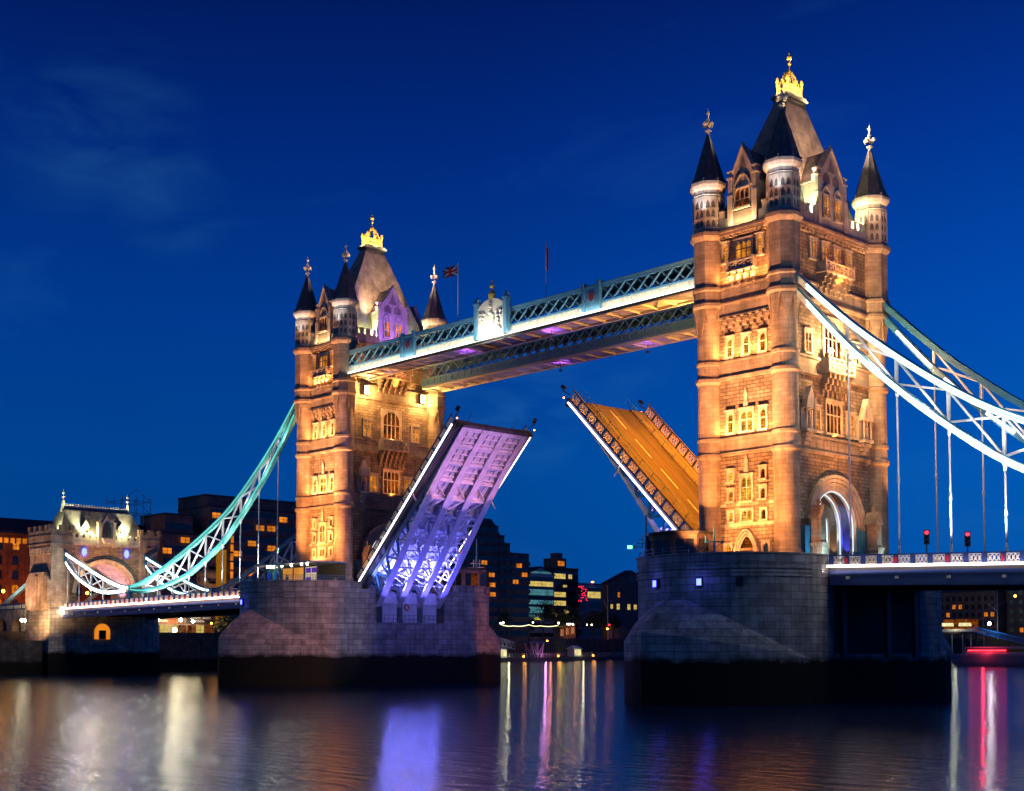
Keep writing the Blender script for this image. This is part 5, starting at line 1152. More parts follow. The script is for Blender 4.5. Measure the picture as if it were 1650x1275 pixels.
gb = plain_building('gabled_building', 'pale brick gabled building with a round window beside the right pier', (-322, 320, 8.6), 32, 26.0, 4, 'pinkwall', [(2.6, 15.5, 1.4, 2.0, 'win_yellow'), (7, 15.5, 1.8, 2.6, 'win_yellow'), (14.5, 15.5, 1.8, 2.6, 'win_yellow'), (19, 15.5, 1.8, 2.2, 'win_yellow'), (3, 9, 2, 2.2, 'win_orange'), (3, 21, 1.2, 2.2, 'glass'), (7.5, 21, 1.2, 2.2, 'win_orange'), (14.5, 21, 1.2, 2.2, 'glass'), (19, 21, 1.2, 2.2, 'glass')], 0, True)
q = MB(); q.fprism(lambda u, w, z: (w, 17 + u, 28.6 + z), [(1.6 * math.cos(t * math.pi / 8), 1.6 * math.sin(t * math.pi / 8)) for t in range(16)], -.05, .08); q.obj('round_window', M['glass'], gb)
point((-318, 318, 14), 400, (1, .4, .1), .4)
# right hand bank, seen under the right span
warehouse('dark warehouse with orange windows seen under the right span', (-211, 420, 8.6), 27, 21.5, 9, 5, {(2, 3), (3, 3), (1, 2), (7, 2), (8, 2), (5, 0)}, True, 14, R(-90), 'pinkwall', False)
warehouse('unlit dark block at the right edge under the span', (-182, 426, 8.6), 62, 24, 14, 5, {(1, 0)}, True, 14, R(-90), 'concrete', False)
# riverside cafe under the left span
def cafe():
    r = thing('riverside_cafe', 'glass fronted riverside cafe under the left span with lit signs', 'cafe', (-192.5, 17, 8.2))
    m = MB(); m.box(-10, 0, 0, 20, 0, 5.6); m.obj('wall', M['pinkwall'], r)
    m = MB(); m.box(-10.3, 1.2, -.3, 20.3, 5.6, 6.0); m.obj('roof', M['roofdark'], r)
    for i in range(8):
        a = .5 + i * 2.4; lit(r, .03, a + 1.05, 1.5, 2.0, 2.4, 'win_yellow' if i in (1, 2, 3, 6) else 'pane_dim')
    m = MB(); m.box(.02, .2, .5, 11.5, 3.1, 5.2); s1 = m.obj('sign_board', M['brick'], r)
    m = MB(); m.box(.02, .2, 12.2, 19.5, 3.1, 5.2); s2 = m.obj('sign_board', M['dark'], r)
    for s_, y0, n, z, k in ((s1, 3.4, 9, 4.25, .42), (s1, 4.6, 5, 3.4, .42), (s2, 13.2, 10, 4.25, .4), (s2, 14.3, 6, 3.4, .4)):
        for i in range(n):
            if i in (5,): continue
            t = MB(); y = y0 + i * .56; t.box(.2, .27, y, y + .1, z, z + .6); t.box(.202, .272, y + .1, y + .38, z + .22 + .2 * (i % 2), z + .34 + .2 * (i % 2)); t.box(.204, .274, y + .3, y + .4, z, z + .4 + .2 * (i % 3 == 0)); t.obj('sign_letter', M['white'], s_)
    return r
cafe()
def globe_lamp(label, loc, h, r=.28, mat='bulb', watts=0, color=(1, .75, .4), group='small lamps along the far bank', arms=1):
    t = thing('street_lamp', label, 'lamp', loc, 0, group)
    p = MB(); p.lathe([(.22, 0), (.2, .5), (.08, .7), (.06, h - .3)], 8); p.obj('post', M['dark'], t)
    for i in range(arms):
        dy = 0 if arms == 1 else (i - (arms - 1) / 2) * .9
        g = MB(); g.ball((0, dy, h), r, 8, 6); g.obj('globe', M[mat], t)
        if arms > 1: a = MB(); a.tube((0, 0, h - .4), (0, dy, h - .3), .04, .04, 5); a.obj('arm', M['dark'], t)
    if watts: point((loc[0] + .6, loc[1], loc[2] + h), watts, color, .25)
    return t
globe_lamp('brightest starry lamp at the left end of the riverside cafe', (-190, 19.8, 7.9), 4.2, .5, 'bulb', 1500, arms=2)
globe_lamp('bright white lamp in front of the middle of the cafe', (-190, 26.4, 8), 4.1, .4, 'bulb', 900)
globe_lamp('yellow globe lamp left of the cafe dark sign', (-190, 29.6, 8), 3.8, .34, 'bulb', 400)
globe_lamp('orange lamp at the right end of the cafe', (-190, 34.6, 8), 3.4, .26, 'orange_lamp', 150, (1, .4, .1))
globe_lamp('low fat white globe before the cafe windows', (-189.6, 24.6, 8), 1.7, .5, 'bulb')
globe_lamp('orange lamp standing behind the gatehouse arch', (-190, 3.0, 14.2), 3.6, .38, 'orange_lamp', 600, (1, .4, .1))
globe_lamp('orange lamp on the approach viaduct at the left edge', (-207, -9.0, 14.3), 4.1, .42, 'orange_lamp', 600, (1, .45, .1))
globe_lamp('cluster lamp under the lit viaduct arch', (-190.6, -10.6, 7.1), 4.4, .34, 'bulb', 500, arms=3)
for (x, y, z, rr, lb) in ((-268.5, 204.1, 13.6, .3, 'small white lamp over the left gangway'), (-271.8, 208.5, 13.9, .34, 'white lamp at the left end of the festoon rope'), (-278.9, 231.3, 14.4, .3, 'white lamp near the middle of the festoon rope'), (-285.9, 253, 14.5, .34, 'white lamp at the right end of the festoon rope'), (-299, 283.9, 14.3, .26, 'lone white lamp under the gabled building'), (-300, 287.9, 14.3, .28, 'second white lamp under the gabled building'), (-289.2, 264.9, 14.1, .3, 'white lamp between the two dark trees')):
    globe_lamp(lb, (x - 6, y + 4, 8.6), z - 8.6 + .8, rr, 'bulb_small')
globe_lamp('cluster of three white globes right of the festoon rope', (-291, 262, 8.6), 6.3, .32, 'bulb_small', arms=3)
globe_lamp('low orange lamp beside the tall mast', (-304, 300, 8.6), 4.8, .5, 'orange_lamp')
def festoon():
    r = thing('festoon_light', 'string of small white lights slung along the far embankment', 'string light'); P_ = [(-275.5, 209.1, 14.0), (-278.5, 218.6, 13.6), (-281.9, 230.3, 14.2), (-284.5, 239.1, 13.9), (-288.7, 253.3, 14.2)]
    m = MB(); e = MB()
    for a, b_ in zip(P_[:-1], P_[1:]):
        n = 8
        for i in range(n):
            f = lambda t: tuple(a[k] + (b_[k] - a[k]) * t - (.35 * math.sin(math.pi * t) if k == 2 else 0) for k in range(3))
            m.tube(f(i / n), f((i + 1) / n), .05, .05, 5); e.tube(f(i / n + .01), f((i + .97) / n), .14, .14, 6)
    m.obj('cable', M['dark'], r); b_ = e.obj('bulb_row', emis('festoon_bulb', (1, .95, .5), 2.2), r)
    q = MB()
    for p in P_: q.tube((p[0], p[1], 8.6), (p[0], p[1], p[2] + .2), .08, .08, 5)
    q.obj('post', M['dark'], r)
festoon()
# ------------------------------------------------------------------ trees
M['leaf'] = paint('tree_leaf', (.035, .05, .018), .6, var=.4, nscale=3); M['bark'] = paint('tree_bark', (.06, .045, .03), .9, bump=.4)
def tree(label, loc, h, r, seed, n=900):
    rr = random.Random(seed); t = thing('riverside_tree', label, 'tree', loc, 0, 'dark trees along the far bank')
    m = MB(); m.tube((0, 0, -.3), (0, 0, h * .45), .32, .2, 8); hubs = []
    for i in range(7):
        a = rr.random() * 6.28; e = (math.cos(a) * r * .55, math.sin(a) * r * .55, h * (.5 + .35 * rr.random())); m.tube((0, 0, h * (.3 + .15 * rr.random())), e, .12, .04, 5); hubs.append(e)
    hubs.append((0, 0, h * .85)); m.obj('trunk', M['bark'], t)
    c = MB()
    for i in range(n):
        hb = rr.choice(hubs); d = Vector((rr.gauss(0, 1), rr.gauss(0, 1), rr.gauss(0, .8))) * r * .26; p = Vector(hb) + d
        if p.z < h * .22: continue
        u = Vector((rr.gauss(0, 1), rr.gauss(0, 1), rr.gauss(0, 1))).normalized(); v = u.orthogonal().normalized(); s = .3 + .25 * rr.random()
        c.add([p - u * s, p + v * s * .6, p + u * s, p - v * s * .6], [(0, 1, 2, 3)])
    c.obj('crown', M['leaf'], t)
for i, (lb, loc, h, r) in enumerate((('dark tree in front of the stepped hotel', (-296, 226, 8.6), 11, 5), ('small dark tree left of the glass office', (-299, 244, 8.6), 10, 4.5), ('tall dark tree before the glass office', (-312, 268, 8.6), 17, 6), ('broad dark tree before the low glass building', (-317, 288, 8.6), 14.5, 6.5), ('bushy dark tree left of the gabled building', (-316, 303, 8.6), 13, 5.5), ('dark tree touching the gabled building', (-317, 318, 8.6), 11.5, 4.5), ('dark tree at the right end of the cafe', (-190.5, 38.5, 7.8), 5.5, 2.3), ('low dark bush beside the pier and cafe', (-190.5, 42.5, 7.8), 4.2, 2.2))): tree(lb, loc, h, r, 11 + i, 1100 if h > 8 else 500)
for p, c in (((-306, 282, 13), (1, .3, .05)), ((-309, 276, 16), (1, .75, .1)), ((-303, 247, 13), (1, .3, .05))): point(p, 500, c, .3)
def umbrella(label, loc, mat):
    r = thing('cafe_parasol', label, 'parasol', loc, 0, 'lit parasols on the far bank'); m = MB(); m.tube((0, 0, 0), (0, 0, 2.6), .05, .05, 6); m.obj('pole', M['dark'], r)
    m = MB(); m.lathe([(1.9, 2.2), (1.95, 2.35), (1.0, 2.85), (.08, 3.2)], 10); m.obj('canopy', mat, r)
M['canopy_y'] = emis('lit_yellow_canopy', (.9, .65, .05), .8, .3, .5); M['canopy_o'] = emis('lit_orange_tent', (1, .35, .12), .6, .4, .4)
umbrella('yellow lit canopy under the tall dark tree', (-303, 255, 14.6), M['canopy_y'])
q = thing('garden_pavilion', 'orange lit pavilion with pitched roof among the trees', 'pavilion', (-310, 279, 8.6)); m = MB(); m.fprism(lambda u, w, z: (w, u, z), [(-3, 0), (3, 0), (3, 7), (-3, 5)], -4, 0); m.obj('wall', M['pinkwall'], q)
for u, z in ((-1.6, 3), (1.6, 3.6), (4.8, 4)): lit(q, .05 if u < 4 else .3, u, z, 1.6, 2.8, 'canopy_o')
m = MB(); m.fprism(lambda u, w, z: (w, u, z), [(-3.4, 5), (7, 8.2), (7, 8.5), (-3.4, 5.3)], -4.4, .5); m.obj('roof', M['roofdark'], q); m = MB(); m.box(-4, .2, 3, 6.6, 0, 7.4); m.obj('annexe', M['pinkwall'], q)
q = thing('terrace_mast', 'tall white mast with a slanting yard on the embankment', 'mast', (-302, 298, 8.6)); m = MB(); m.tube((0, 0, 0), (0, 0, 24), .2, .1, 8); m.obj('pole', M['white'], q); m = MB(); m.tube((0, -3, 17.5), (0, 0, 13), .1, .1, 6); m.tube((0, 0, 17), (0, 3.2, 17), .08, .08, 6); m.obj('yard', M['white'], q); m = MB(); m.ball((.3, .6, 6.5), .35); m.obj('red_light', M['red_lamp'], q)
# ------------------------------------------------------------------ pontoon, kiosks, gangways
PA = Vector((-264, 190, 0)); PD = (Vector((-300, 311.7, 0)) - PA).normalized(); PN = Vector((PD.y, -PD.x, 0)); PL = (Vector((-300, 311.7, 0)) - PA).length
PANG = math.atan2(PD.y, PD.x)
def pontoon():
    r = thing('pontoon', 'long low pontoon with a white railing along the far bank', 'pontoon', PA, PANG)
    m = MB(); m.box(-8, PL + 12, 0, 6, -.4, 1.3); m.obj('hull', M['dark'], r); m = MB(); m.box(-8, PL + 12, -.1, 6.1, 1.3, 1.5); m.obj('deck', M['pave'], r)
    g = MB(); n = 66
    for i in range(n + 1): u = -8 + (PL + 20) * i / n; g.tube((u, .15, 1.5), (u, .15, 3.0), .05, .05, 5)
    for z in (2.0, 2.5, 3.0): g.tube((-8, .15, z), (PL + 12, .15, z), .045, .045, 5)
    g.obj('railing', M['white'], r)
    for u in (29, 57, 88):
        l = MB(); l.ball((u, -.15, 1.9), .34, 8, 6); l.obj('edge_lamp', M['orange_lamp'], r)
    for u in (45, 100):
        l = MB(); l.tube((u, 6.5, -2), (u, 6.5, 9), .5, .5, 10); l.obj('mooring_pile', M['dark'], r)
    return r
pontoon()
for u in (29, 57, 88): q = PA + PD * u - PN * 0; point((q.x + PN.x * 1, q.y + PN.y * 1, 2.2), 60, (1, .4, .1), .2)
def on_pontoon(u, v, z): q = PA + PD * u - PN * v; return (q.x, q.y, z)
def kiosk(label, u, s=1.0):
    r = thing('pier_kiosk', label, 'kiosk', on_pontoon(u, 3, 1.5), PANG, 'lit ticket kiosks on the pontoon')
    m = MB(); m.box(-3 * s, 3 * s, -1.6, 1.6, 0, .6); m.box(-3 * s, 3 * s, -1.6, 1.6, 2.9, 3.2)
    for x in (-3 * s, -.1, 3 * s - .2): m.box(x, x + .2, -1.62, 1.62, .6, 2.9)
    m.obj('frame', M['cream'], r); m = MB(); m.box(-2.9 * s, 2.9 * s, -1.5, 1.5, .6, 2.9); m.obj('glazing', M['win_white'], r)
    m = MB(); m.rings([[(-3.8 * s, -2.2, 3.2), (3.8 * s, -2.2, 3.2), (3.8 * s, 2.2, 3.2), (-3.8 * s, 2.2, 3.2)], [(-1.4 * s, -.4, 4.6), (1.4 * s, -.4, 4.6), (1.4 * s, .4, 4.6), (-1.4 * s, .4, 4.6)]], perim=False); m.obj('roof', M['cream'], r)
kiosk('left lit kiosk with pyramid roof under the gangway', 16); kiosk('right lit kiosk standing alone on the pontoon', 77)
for u in (16, 77): q = on_pontoon(u, -1.2, 3.2); point(q, 260, (1, .85, .4), .3)
def gangway(label, a, b_, mat, group='gangways down to the water', h=2.6):
    r = thing('gangway', label, 'gangway', a, 0, group); a = Vector(a); d = Vector(b_) - a; side = Vector((-d.y, d.x, 0)).normalized()
    for s in (-1, 1):
        m = MB(); o = side * s * .9; n = 9; up = Vector((0, 0, h))
        m.beam(o, o + d, .18, .2); m.beam(o + up, o + d + up, .18, .2)
        for i in range(n): p = o + d * (i / n); q = o + d * ((i + 1) / n); m.beam(p, (p + q) / 2 + up, .12, .12); m.beam((p + q) / 2 + up, q, .12, .12); m.beam(p, p + up, .1, .1)
        m.obj('side_truss', mat, r)
    m = MB(); m.beam(Vector((0, 0, -.05)), d + Vector((0, 0, -.05)), 1.7, .12); m.obj('walkway_deck', M['pave'], r)
gangway('white truss gangway sloping down to the left kiosk', (-262, 184, 8.9), on_pontoon(27, 3.5, 4.6), M['white'])
r = thing('linkspan_frame', 'purple lit lattice lifting frame on the pontoon', 'lifting frame', on_pontoon(43, 3, 1.5), PANG); m = MB()
for x in (-5, 0, 5):
    for y in (-1.5, 1.5): m.beam((x * .6, y, 0), (x, y, 5.6), .28, .28); m.beam((x, y, 5.6), (0, y, .5), .16, .16)
m.obj('leg_frame', M['lilac'] if 'lilac' in M else M['white'], r); m = MB(); m.box(-8, 7.5, -1.8, 1.8, 5.6, 6.1); m.obj('top_deck', M['blue'], r); m = MB(); m.ball((7.6, -1.6, 6.4), .34); m.obj('marker_lamp', M['orange_lamp'], r)
q = on_pontoon(43, -2, 3.5); point(q, 500, (.8, .3, .8), .3); point(on_pontoon(47, -2, 4.5), 300, (1, .25, .15), .3)
# right bank: terrace on stilts, gangway, mast and passing boat
r = thing('terrace_deck', 'restaurant terrace on stilts with four lit canopies', 'terrace', (-186, 394, 8.6)); m = MB(); m.box(-8, 8.5, -6, 4, 2.6, 3.3); m.obj('deck', M['concrete'], r)
for x in (-6.5, -2, 3, 6.5): m = MB(); m.tube((x, -5.5, -10), (x, -5.5, 2.6), .3, .3, 8); m.obj('stilt', M['metalclad'], r)
for x in (-5.6, -3.2, 2.2, 4.8): m = MB(); m.fprism(lambda u, w, z: (u, w, z), [(x - 1.15, 5.6), (x + 1.15, 5.6), (x + .8, 7.0), (x - .8, 7.0)], -5.6, -3.5); m.obj('lit_canopy', M['win_white'], r)
m = MB(); m.box(-8, 8.5, -6.05, -5.95, 3.3, 4.4); m.obj('balustrade', M['white'], r); m = MB(); m.box(-8, 8, -1.5, -1.3, 3.3, 8.6); m.obj('glass_wall', M['pane_dim'], r)
point((-186, 386, 15.5), 900, (1, .9, .5), .4)
globe_lamp('yellow white lamp right of the stilt terrace', (-173.3, 392.5, 8.8), 6.4, .7, 'bulb', 700)
gangway('blue truss gangway sloping down at the right edge', (-147.8, 330, 11.2), (-126, 329, 6.2), paint('gangway_blue', (.05, .22, .5), .4), h=1.8)
point((-140, 326, 13), 900, (.3, .55, 1), .4)
q = thing('landing_dolphin', 'dark landing stage carrying the head of the blue gangway', 'landing stage', (-150, 331, 0)); m = MB(); m.box(-3, 3, -2, 2, 10.4, 11.1); m.obj('platform', M['dark'], q)
for x in (-2.4, 2.4): m = MB(); m.tube((x, 0, -3), (x, 0, 10.4), .35, .35, 8); m.obj('pile', M['dark'], q)
q = thing('terrace_mast', 'pale flag mast with a slanting gaff near the right edge', 'mast', (-169.6, 392.5, 8.6)); m = MB(); m.tube((0, 0, 0), (0, 0, 22), .22, .1, 8); m.obj('pole', M['white'], q); m = MB(); m.tube((-4, 0, 15), (0, 0, 11.5), .1, .08, 6); m.obj('gaff', M['white'], q)
def boat():
    r = thing('tour_boat', 'grey tour boat with its red light trail shown as a glowing tube', 'boat', (-92, 243, 0)); m = MB(); hull = []
    for z, k, b_ in ((-.5, .9, 2.2), (1.0, .97, 2.8), (3.0, 1.0, 3.1), (3.6, 1.01, 3.1)): hull.append([(-18 * k, -b_ * .7, z), (-14, -b_, z), (16, -b_, z), (24 * k, 0, z), (16, b_, z), (-14, b_, z), (-18 * k, b_ * .7, z)])
    m.rings(hull, perim=False); m.obj('hull', paint('hull_grey', (.16, .18, .26), .4), r); m = MB(); m.box(-13, 12, -2.4, 2.4, 3.6, 5.6); m.box(-10, 8, -2.2, 2.2, 5.6, 5.8); cb = m.obj('cabin', M['metalclad'], r)
    m = MB(); m.box(-12.5, 11.5, -2.46, -2.4, 4.2, 5.2); m.obj('cabin_window', M['glass'], cb); m = MB(); m.tube((-11.5, -3.2, 4.6), (0.3, -3.2, 4.65), .17, .17, 8); m.obj('red_light_trail', M['red_lamp'], r)  # glowing tube added in place of the moving boat's red light trail
    m = MB()
    for x in (-11.5, -5.5, .3): m.tube((x, -3.2, 3.6), (x, -3.2, 4.6), .05, .05, 5)
    m.obj('rail_post', M['white'], r); m = MB(); m.tube((-8, 0, 5.7), (-8, 0, 24.5), .1, .06, 6); m.tube((-8, 0, 16), (2, 0, 20.5), .06, .05, 5); m.obj('mast', M['metalclad'], r)
    for a, b_ in (((-22.5, -.2, 25.4), (-12.6, -.2, 25.0)), ((-12.4, -.2, 21.8), (-1.5, -.2, 21.2))): pass
    m = MB(); m.ball((-8, 0, 24.6), .4); m.obj('mast_lamp', M['orange_lamp'], r); m = MB(); m.ball((2, 0, 20.6), .4); m.obj('yard_lamp', M['orange_lamp'], r)
boat(); point((-98, 238, 4.2), 500, (1, .03, .06), .3)
# ------------------------------------------------------------------ things standing on the bridge
def traffic_light(label, loc):
    r = thing('traffic_light', label, 'traffic light', loc, 0, 'traffic lights on the right span'); m = MB(); m.tube((0, 0, 0), (0, 0, 3.6), .07, .06, 8); m.obj('pole', M['dark'], r)
    d = Vector((.55, -.83, 0)); c = Vector((.1, -.15, 2.9)); m = MB(); m.beam(c - Vector((0, 0, .75)), c + Vector((0, 0, .75)), .55, .4, d); m.obj('signal_head', M['dark'], r)
    for k, mt in ((.48, 'red_lamp'), (0, 'glass'), (-.48, 'glass')):
        p = c + Vector((0, 0, k)) + d * .2; m = MB(); m.tube(p, p + d * .04, .19, .19, 10); m.obj('lens', M[mt], r); m = MB(); m.tube(p + Vector((0, 0, .2)), p + Vector((0, 0, .2)) + d * .3, .1, .1, 6); m.obj('visor', M['dark'], r)
traffic_light('left red traffic light on the right span, nearer the tower', (20.3, -6.2, 14.35)); traffic_light('right red traffic light on the right span, between two hangers', (24.8, -6.2, 13.9))
def lattice_cross(label, loc, h, s=1.0):
    r = thing('signal_post', label, 'signal post', loc, 0, 'teal signal posts on the piers'); m = MB(); m.lathe([(.34, 0), (.3, h * .25), (.16, h * .42), (.1, h * .7), (.03, h)], 8); m.obj('post', M['teal'], r)
    m = MB(); d = Vector((.7, .7, 0)); z = h * .6
    m.beam(Vector((0, 0, z)) - d * .95 * s, Vector((0, 0, z)) + d * .95 * s, .14, .16)
    for e in (-1, 1):
        p = Vector((0, 0, z)) + d * .95 * s * e; m.tube(p - Vector((0, 0, .15)), p + Vector((0, 0, .6)), .1, .05, 6); m.beam(Vector((0, 0, z - .7)), p, .08, .08)
    m.obj('cross_arm', M['teal'], r)
lattice_cross('teal signal post with cross arms in front of the right tower', (.45, -16, 14.7), 4.5); lattice_cross('tall teal signal post before the orange kiosk', (-82.5, -17.5, 14.7), 6.4)
def ship_mast(label, loc, h, lampm):
    r = thing('signal_mast', label, 'mast', loc, 0, 'signal masts on the piers'); m = MB(); m.lathe([(.6, 0), (.5, 1.2), (.22, 2.6), (.1, h)], 8); m.obj('pole', M['teal'], r)
    m = MB(); d = Vector((.7, .7, 0))
    for z, w in ((h * .48, 1.4), (h * .55, 1.0), (h * .42, 1.6)): m.beam(Vector((0, 0, z)) - d * w, Vector((0, 0, z)) + d * w, .1, .1)
    for k in (-.5, .5): m.tube(Vector((0, 0, h * .4)) + d * k, Vector((0, 0, h * .62)) + d * k, .06, .06, 5)
    m.obj('yard', M['white'], r); m = MB(); p = Vector((0, 0, h * .42)) - d * 1.7; m.beam(p, p - d * .5, .35, .35); m.obj('signal_lamp', M[lampm], r)
    m = MB(); m.beam(p + d * .02, p + d * .5, .3, .3); m.obj('lamp_housing', M['cream'], r)
ship_mast('white yarded signal mast on the far end of the left pier', (-73.2, 15.2, 14.7), 9.0, 'flood'); ship_mast('signal mast with a green lamp on the left end of the right pier', (-9.6, -15.6, 14.7), 6.4, 'green_lamp')
def cabin(label, loc, rz, litw):
    r = thing('control_cabin', label, 'cabin', loc, rz, 'octagonal control cabins on the piers'); n = 8; o = [(3.9 * math.cos(a), 3.0 * math.sin(a)) for a in [math.pi / 8 + i * math.pi / 4 for i in range(n)]]
    m = MB(); m.prism(o, 0, 3.9); m.obj('wall', M['pinkwall'], r); m = MB(); m.rings([[(x * 1.1, y * 1.1, 3.9) for x, y in o], [(x * 1.12, y * 1.12, 4.15) for x, y in o], [(x * .3, y * .3, 4.5) for x, y in o]]); m.obj('roof', M['roofdark'], r)
    for i in range(n):
        a = Vector((*o[i], 0)); b_ = Vector((*o[(i + 1) % n], 0)); d = (b_ - a).normalized(); nv = Vector((d.y, -d.x, 0)); mid = (a + b_) / 2; L = (b_ - a).length
        for k in ((-.22, .22) if L > 2 else (0,)):
            p = mid + d * L * k * .9; m = MB(); m.beam(p + Vector((0, 0, 1.3)), p + Vector((0, 0, 3.3)), L * .34 if L > 2 else L * .6, .1, nv); m.obj('window', M['pane_dim'] if (i == litw and k > 0) else M['glass'], r)
cabin('dark control cabin at the left end of the right pier', (-6.3, -13.9, 14.7), 0, 3); cabin('control cabin at the far end of the left pier beside the mast', (-76, 15.0, 14.7), .3, 6)
def kiosk_glass():
    r = thing('visitor_kiosk', 'glass visitor kiosk with orange lit panels on the left pier', 'kiosk', (-82.3, -14.2, 14.7)); m = MB()
    m.box(-6.6, 7.9, -1.6, 3.6, 0, .15); m.obj('floor', M['pave'], r)
    m = MB(); m.prism([(-9.6, -1.0), (-7.5, -3.0), (7.9, -3.0), (8.4, -1.0), (8.4, 3.6), (-7.5, 3.6)], 3.9, 4.15); m.obj('canopy', M['metalclad'], r)
    for i, u in enumerate((-1.4, 1.55)): m = MB(); m.box(u, u + 2.8, -1.6, -1.5, .2, 3.3); m.obj('lit_panel', M['panel_orange'], r)
    m = MB(); m.box(4.7, 7.8, -1.6, -1.5, .2, 3.3); dp = m.obj('poster_panel', M['panel_white'], r)
    for (a, b_, z0, z1) in ((4.85, 6.15, 2.4, 3.15), (6.35, 7.65, 2.4, 3.15), (4.85, 6.15, 1.0, 1.7)): m = MB(); m.box(a, b_, -1.63, -1.6, z0, z1); m.obj('purple_poster', M['panel_purple'], dp)
    m = MB(); m.box(-6.5, -1.5, -1.6, -1.52, .2, 3.6); m.obj('glass_wall', M['glass_blue'], r)
    for u, mt in ((-5.6, 'panel_blue'), (-4.2, 'win_teal'), (-3.4, 'panel_blue')): m = MB(); m.box(u, u + .6, -1.66, -1.6, 1.3, 2.8); m.obj('display_screen', M[mt], r)
    for u in (-6.6, -4.5, -2.4, -1.55, 1.42, 4.38, 7.8): m = MB(); m.box(u, u + .12, -1.75, -1.45, 0, 3.9); m.obj('mullion', M['dark'], r)
    for u in (-4.9, -4.0, -3.1, -.8, 1.7, 4.5, 6.0): m = MB(); m.ball((u, -2.2, 3.65), .14, 7, 5); m.obj('spot_bulb', M['bulb'], r)
    m = MB(); m.box(-6.4, 7.8, 3.5, 3.6, .15, 3.9); m.obj('back_wall', M['dark'], r)
M['panel_orange'] = emis('orange_panel', (1, .40, .07), .75, .3, .5); M['panel_white'] = emis('white_panel', (1, .75, .5), .7, .2, .6); M['panel_purple'] = emis('purple_panel', (.12, .04, .42), .7); M['panel_blue'] = emis('blue_screen', (.02, .05, .8), .8, .4, 1); M['glass_blue'] = paint('tinted_glass', (.01, .05, .08), .1)
kiosk_glass(); point((-83, -17, 18.6), 120, (1, .5, .15), .3)
# teal railing round the nose of the left pier
r = thing('pier_railing', 'teal railing round the nose of the left pier', 'railing', (-82.3, 0, 15.8)); P_ = [Vector((-x, y, 0)) for x, y in full_nose(NOSE)]; m = MB()
for a, b_ in zip(P_[:-1], P_[1:]):
    for z in (.12, .45, .8): m.tube(a + Vector((0, 0, z)), b_ + Vector((0, 0, z)), .035, .035, 5)
    for k in range(4): p = a + (b_ - a) * k / 4; m.tube(p, p + Vector((0, 0, .82)), .04, .04, 5)
m.obj('rail_bars', M['teal'], r)
r = thing('pier_railing', 'teal railing with bollards on the nose of the right pier', 'railing', (0, 0, 15.8)); P_ = [Vector((x, y, 0)) for x, y in full_nose(NOSE)][8:]; m = MB()
for a, b_ in zip(P_[:-1], P_[1:]):
    for z in (.3, .7): m.tube(a * .99 + Vector((0, 0, z)), b_ * .99 + Vector((0, 0, z)), .03, .03, 5)
    m.tube(a * .99, a * .99 + Vector((0, 0, .72)), .04, .04, 5)
m.obj('rail_bars', M['teal'], r)
# people looking over the parapet of the left pier
def person_mesh():
    P_ = [(0, 0, .95, .15), (0, .01, 1.2, .145), (0, .02, 1.42, .15), (0, .02, 1.52, .065), (0, 0, 1.68, .105), (0, 0, 1.78, .07), (.1, 0, .85, .1), (.11, .02, .48, .07), (.11, -.02, .08, .05), (.11, -.14, .04, .04), (-.1, 0, .85, .1), (-.12, .0, .48, .07), (-.12, -.02, .08, .05), (-.12, -.14, .04, .04), (.2, .02, 1.4, .065), (.27, -.03, 1.13, .048), (.2, -.26, 1.12, .038), (.16, -.34, 1.13, .035), (-.2, .02, 1.4, .065), (-.27, -.03, 1.13, .048), (-.2, -.26, 1.12, .038), (-.16, -.34, 1.13, .035)]
    E_ = [(0, 1), (1, 2), (2, 3), (3, 4), (4, 5), (0, 6), (6, 7), (7, 8), (8, 9), (0, 10), (10, 11), (11, 12), (12, 13), (2, 14), (14, 15), (15, 16), (16, 17), (2, 18), (18, 19), (19, 20), (20, 21)]
    me = bpy.data.meshes.new('person_body'); me.from_pydata([p[:3] for p in P_], E_, []); tmp = bpy.data.objects.new('tmp', me); COL.objects.link(tmp); tmp.modifiers.new('skin', 'SKIN')
    for i, p in enumerate(P_): me.skin_vertices[0].data[i].radius = (p[3], p[3] * .85)
    me.skin_vertices[0].data[0].use_root = True; bpy.data.objects.remove(tmp); return me
pm = person_mesh(); coats = [paint('dark_coat', (.02, .02, .03), .8), paint('red_coat', (.12, .02, .02), .8), paint('blue_coat', (.02, .04, .1), .8)]; hair = paint('dark_hair', (.015, .01, .008), .7); skin = paint('skin', (.4, .24, .17), .6)
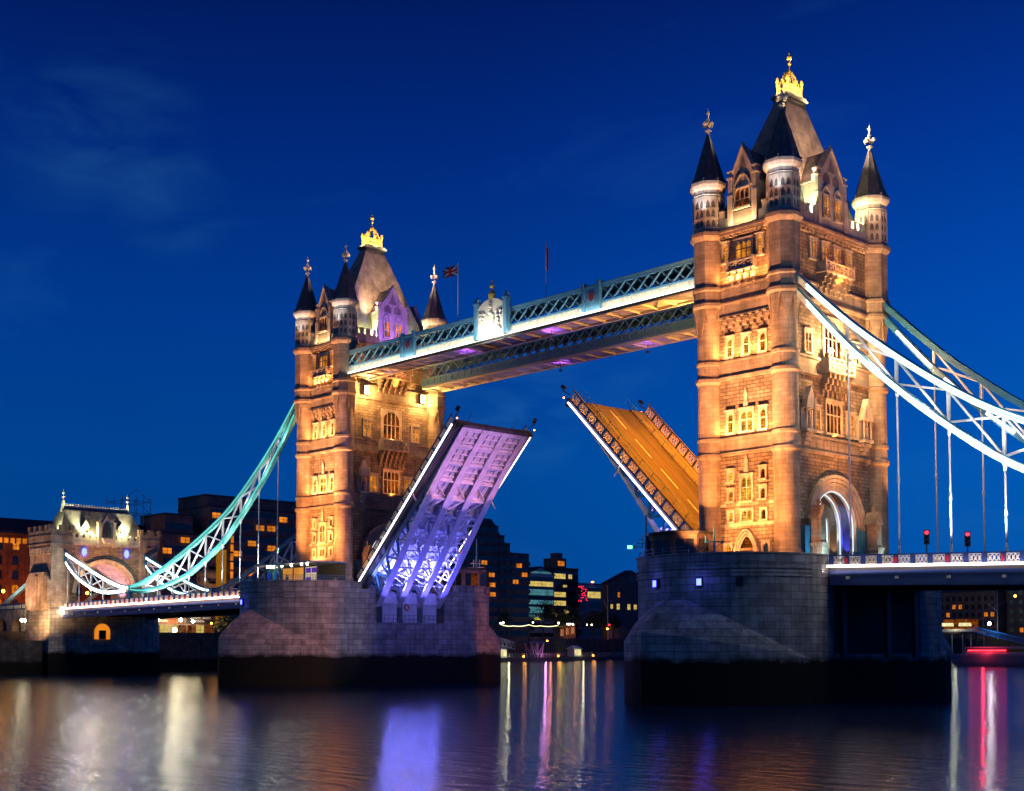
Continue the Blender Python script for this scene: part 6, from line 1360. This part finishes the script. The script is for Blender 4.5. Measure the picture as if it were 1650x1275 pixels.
for i, (x, y, lb) in enumerate(((-84.9, -20.2, 'person in dark coat leaning on the railing left of the orange panels'), (-83.7, -20.6, 'person in red coat at the railing before the orange panels'), (-83.0, -20.7, 'person in blue coat at the railing before the orange panels'), (-81.5, -20.7, 'person in dark coat right of the orange panels at the railing'), (-79.0, -20.4, 'person in red coat before the purple posters'), (-77.8, -19.6, 'person in blue coat nearest the turret at the railing'), (-89.0, -18.6, 'person in dark coat at the left end of the railing'))):
    me = pm.copy(); me.materials.append(coats[i % 3]); o = bpy.data.objects.new('person', me); COL.objects.link(o); o.location = (x, y + .6, 14.74); o.rotation_euler = (0, 0, rnd.uniform(-.4, .4)); o.scale = (1, 1, .95 + .06 * (i % 3)); tag(o, lb, 'person', 'people on the left pier')
    a = o.modifiers.new('skin', 'SKIN'); b_ = o.modifiers.new('sub', 'SUBSURF'); b_.levels = 1; b_.render_levels = 1
    h = MB(); h.ball((0, .02, 1.73), .115, 8, 6, .9); h.obj('hair', hair, o); f = MB(); f.ball((0, -.045, 1.655), .082, 8, 6, 1.2); f.ball((0, -.13, 1.64), .02, 5, 4); f.ball((.035, -.115, 1.67), .014, 5, 4); f.ball((-.035, -.115, 1.67), .014, 5, 4); f.obj('face', skin, o)
# flags over the walkway
def flag(label, loc, h, kind):
    r = thing('flagpole', label, 'flag', loc, 0, 'flagpoles above the walkway'); m = MB(); m.tube((0, 0, 0), (0, 0, h), .07, .04, 6); m.ball((0, 0, h), .1, 6, 4); m.obj('pole', M['white'], r)
    d = Vector((-.75, -.4, 0)) if kind == 'union' else Vector((-.12, .3, 0)); nv = Vector((d.y, -d.x, 0)).normalized(); L = 2.7 if kind == 'union' else 1.6; H = 1.5 if kind == 'union' else 3.0
    def P(u, v, o=0): return Vector((0, 0, h - .2 - H + v * H - u * .45)) + d * (u * L) + nv * (.16 * math.sin(u * 7) * u + o)
    m = MB(); n = 14
    rs = [[P(i / n, 0, -.012), P(i / n, 1, -.012), P(i / n, 1, .012), P(i / n, 0, .012)] for i in range(n + 1)]; m.rings(rs, perim=False)
    fo = m.obj('flag_cloth', paint('flag_blue', (.02, .03, .2), .8) if kind == 'union' else paint('flag_red', (.35, .01, .03), .8), r)
    if kind == 'union':
        def band(f, w, mat, o, nm):
            b_ = MB()
            for sgn in (-1, 1):
                rs = []
                for i in range(n + 1):
                    u = i / n; c = f(u); lo, hi = max(0, c - w), min(1, c + w)
                    if hi < lo: hi = lo
                    rs.append([P(u, lo, sgn * o), P(u, hi, sgn * o), P(u, hi, sgn * (o + .004)), P(u, lo, sgn * (o + .004))])
                b_.rings(rs, perim=False)
            b_.obj(nm, mat, fo)
        wm = paint('flag_white', (.6, .6, .6), .8); rm = paint('flag_cross_red', (.4, .01, .03), .8)
        band(lambda u: u, .1, wm, .014, 'white_saltire'); band(lambda u: 1 - u, .1, wm, .0145, 'white_saltire'); band(lambda u: .5, .16, wm, .02, 'white_cross'); band(lambda u: .5, .1, rm, .026, 'red_cross')
        v = MB(); 
        for sgn in (-1, 1): v.rings([[P(.42, z, sgn * .03), P(.58, z, sgn * .03), P(.58, z, sgn * .034), P(.42, z, sgn * .034)] for z in (0, .5, 1)], perim=False)
        v.obj('red_cross', rm, fo)
flag('union flag flying from the flagpole nearer the left tower', (-50.3, -9.0, 52.0), 8.6, 'union'); flag('narrow red flag hanging from the flagpole near mid walkway', (-32.5, -9.0, 52.0), 7.6, 'red')
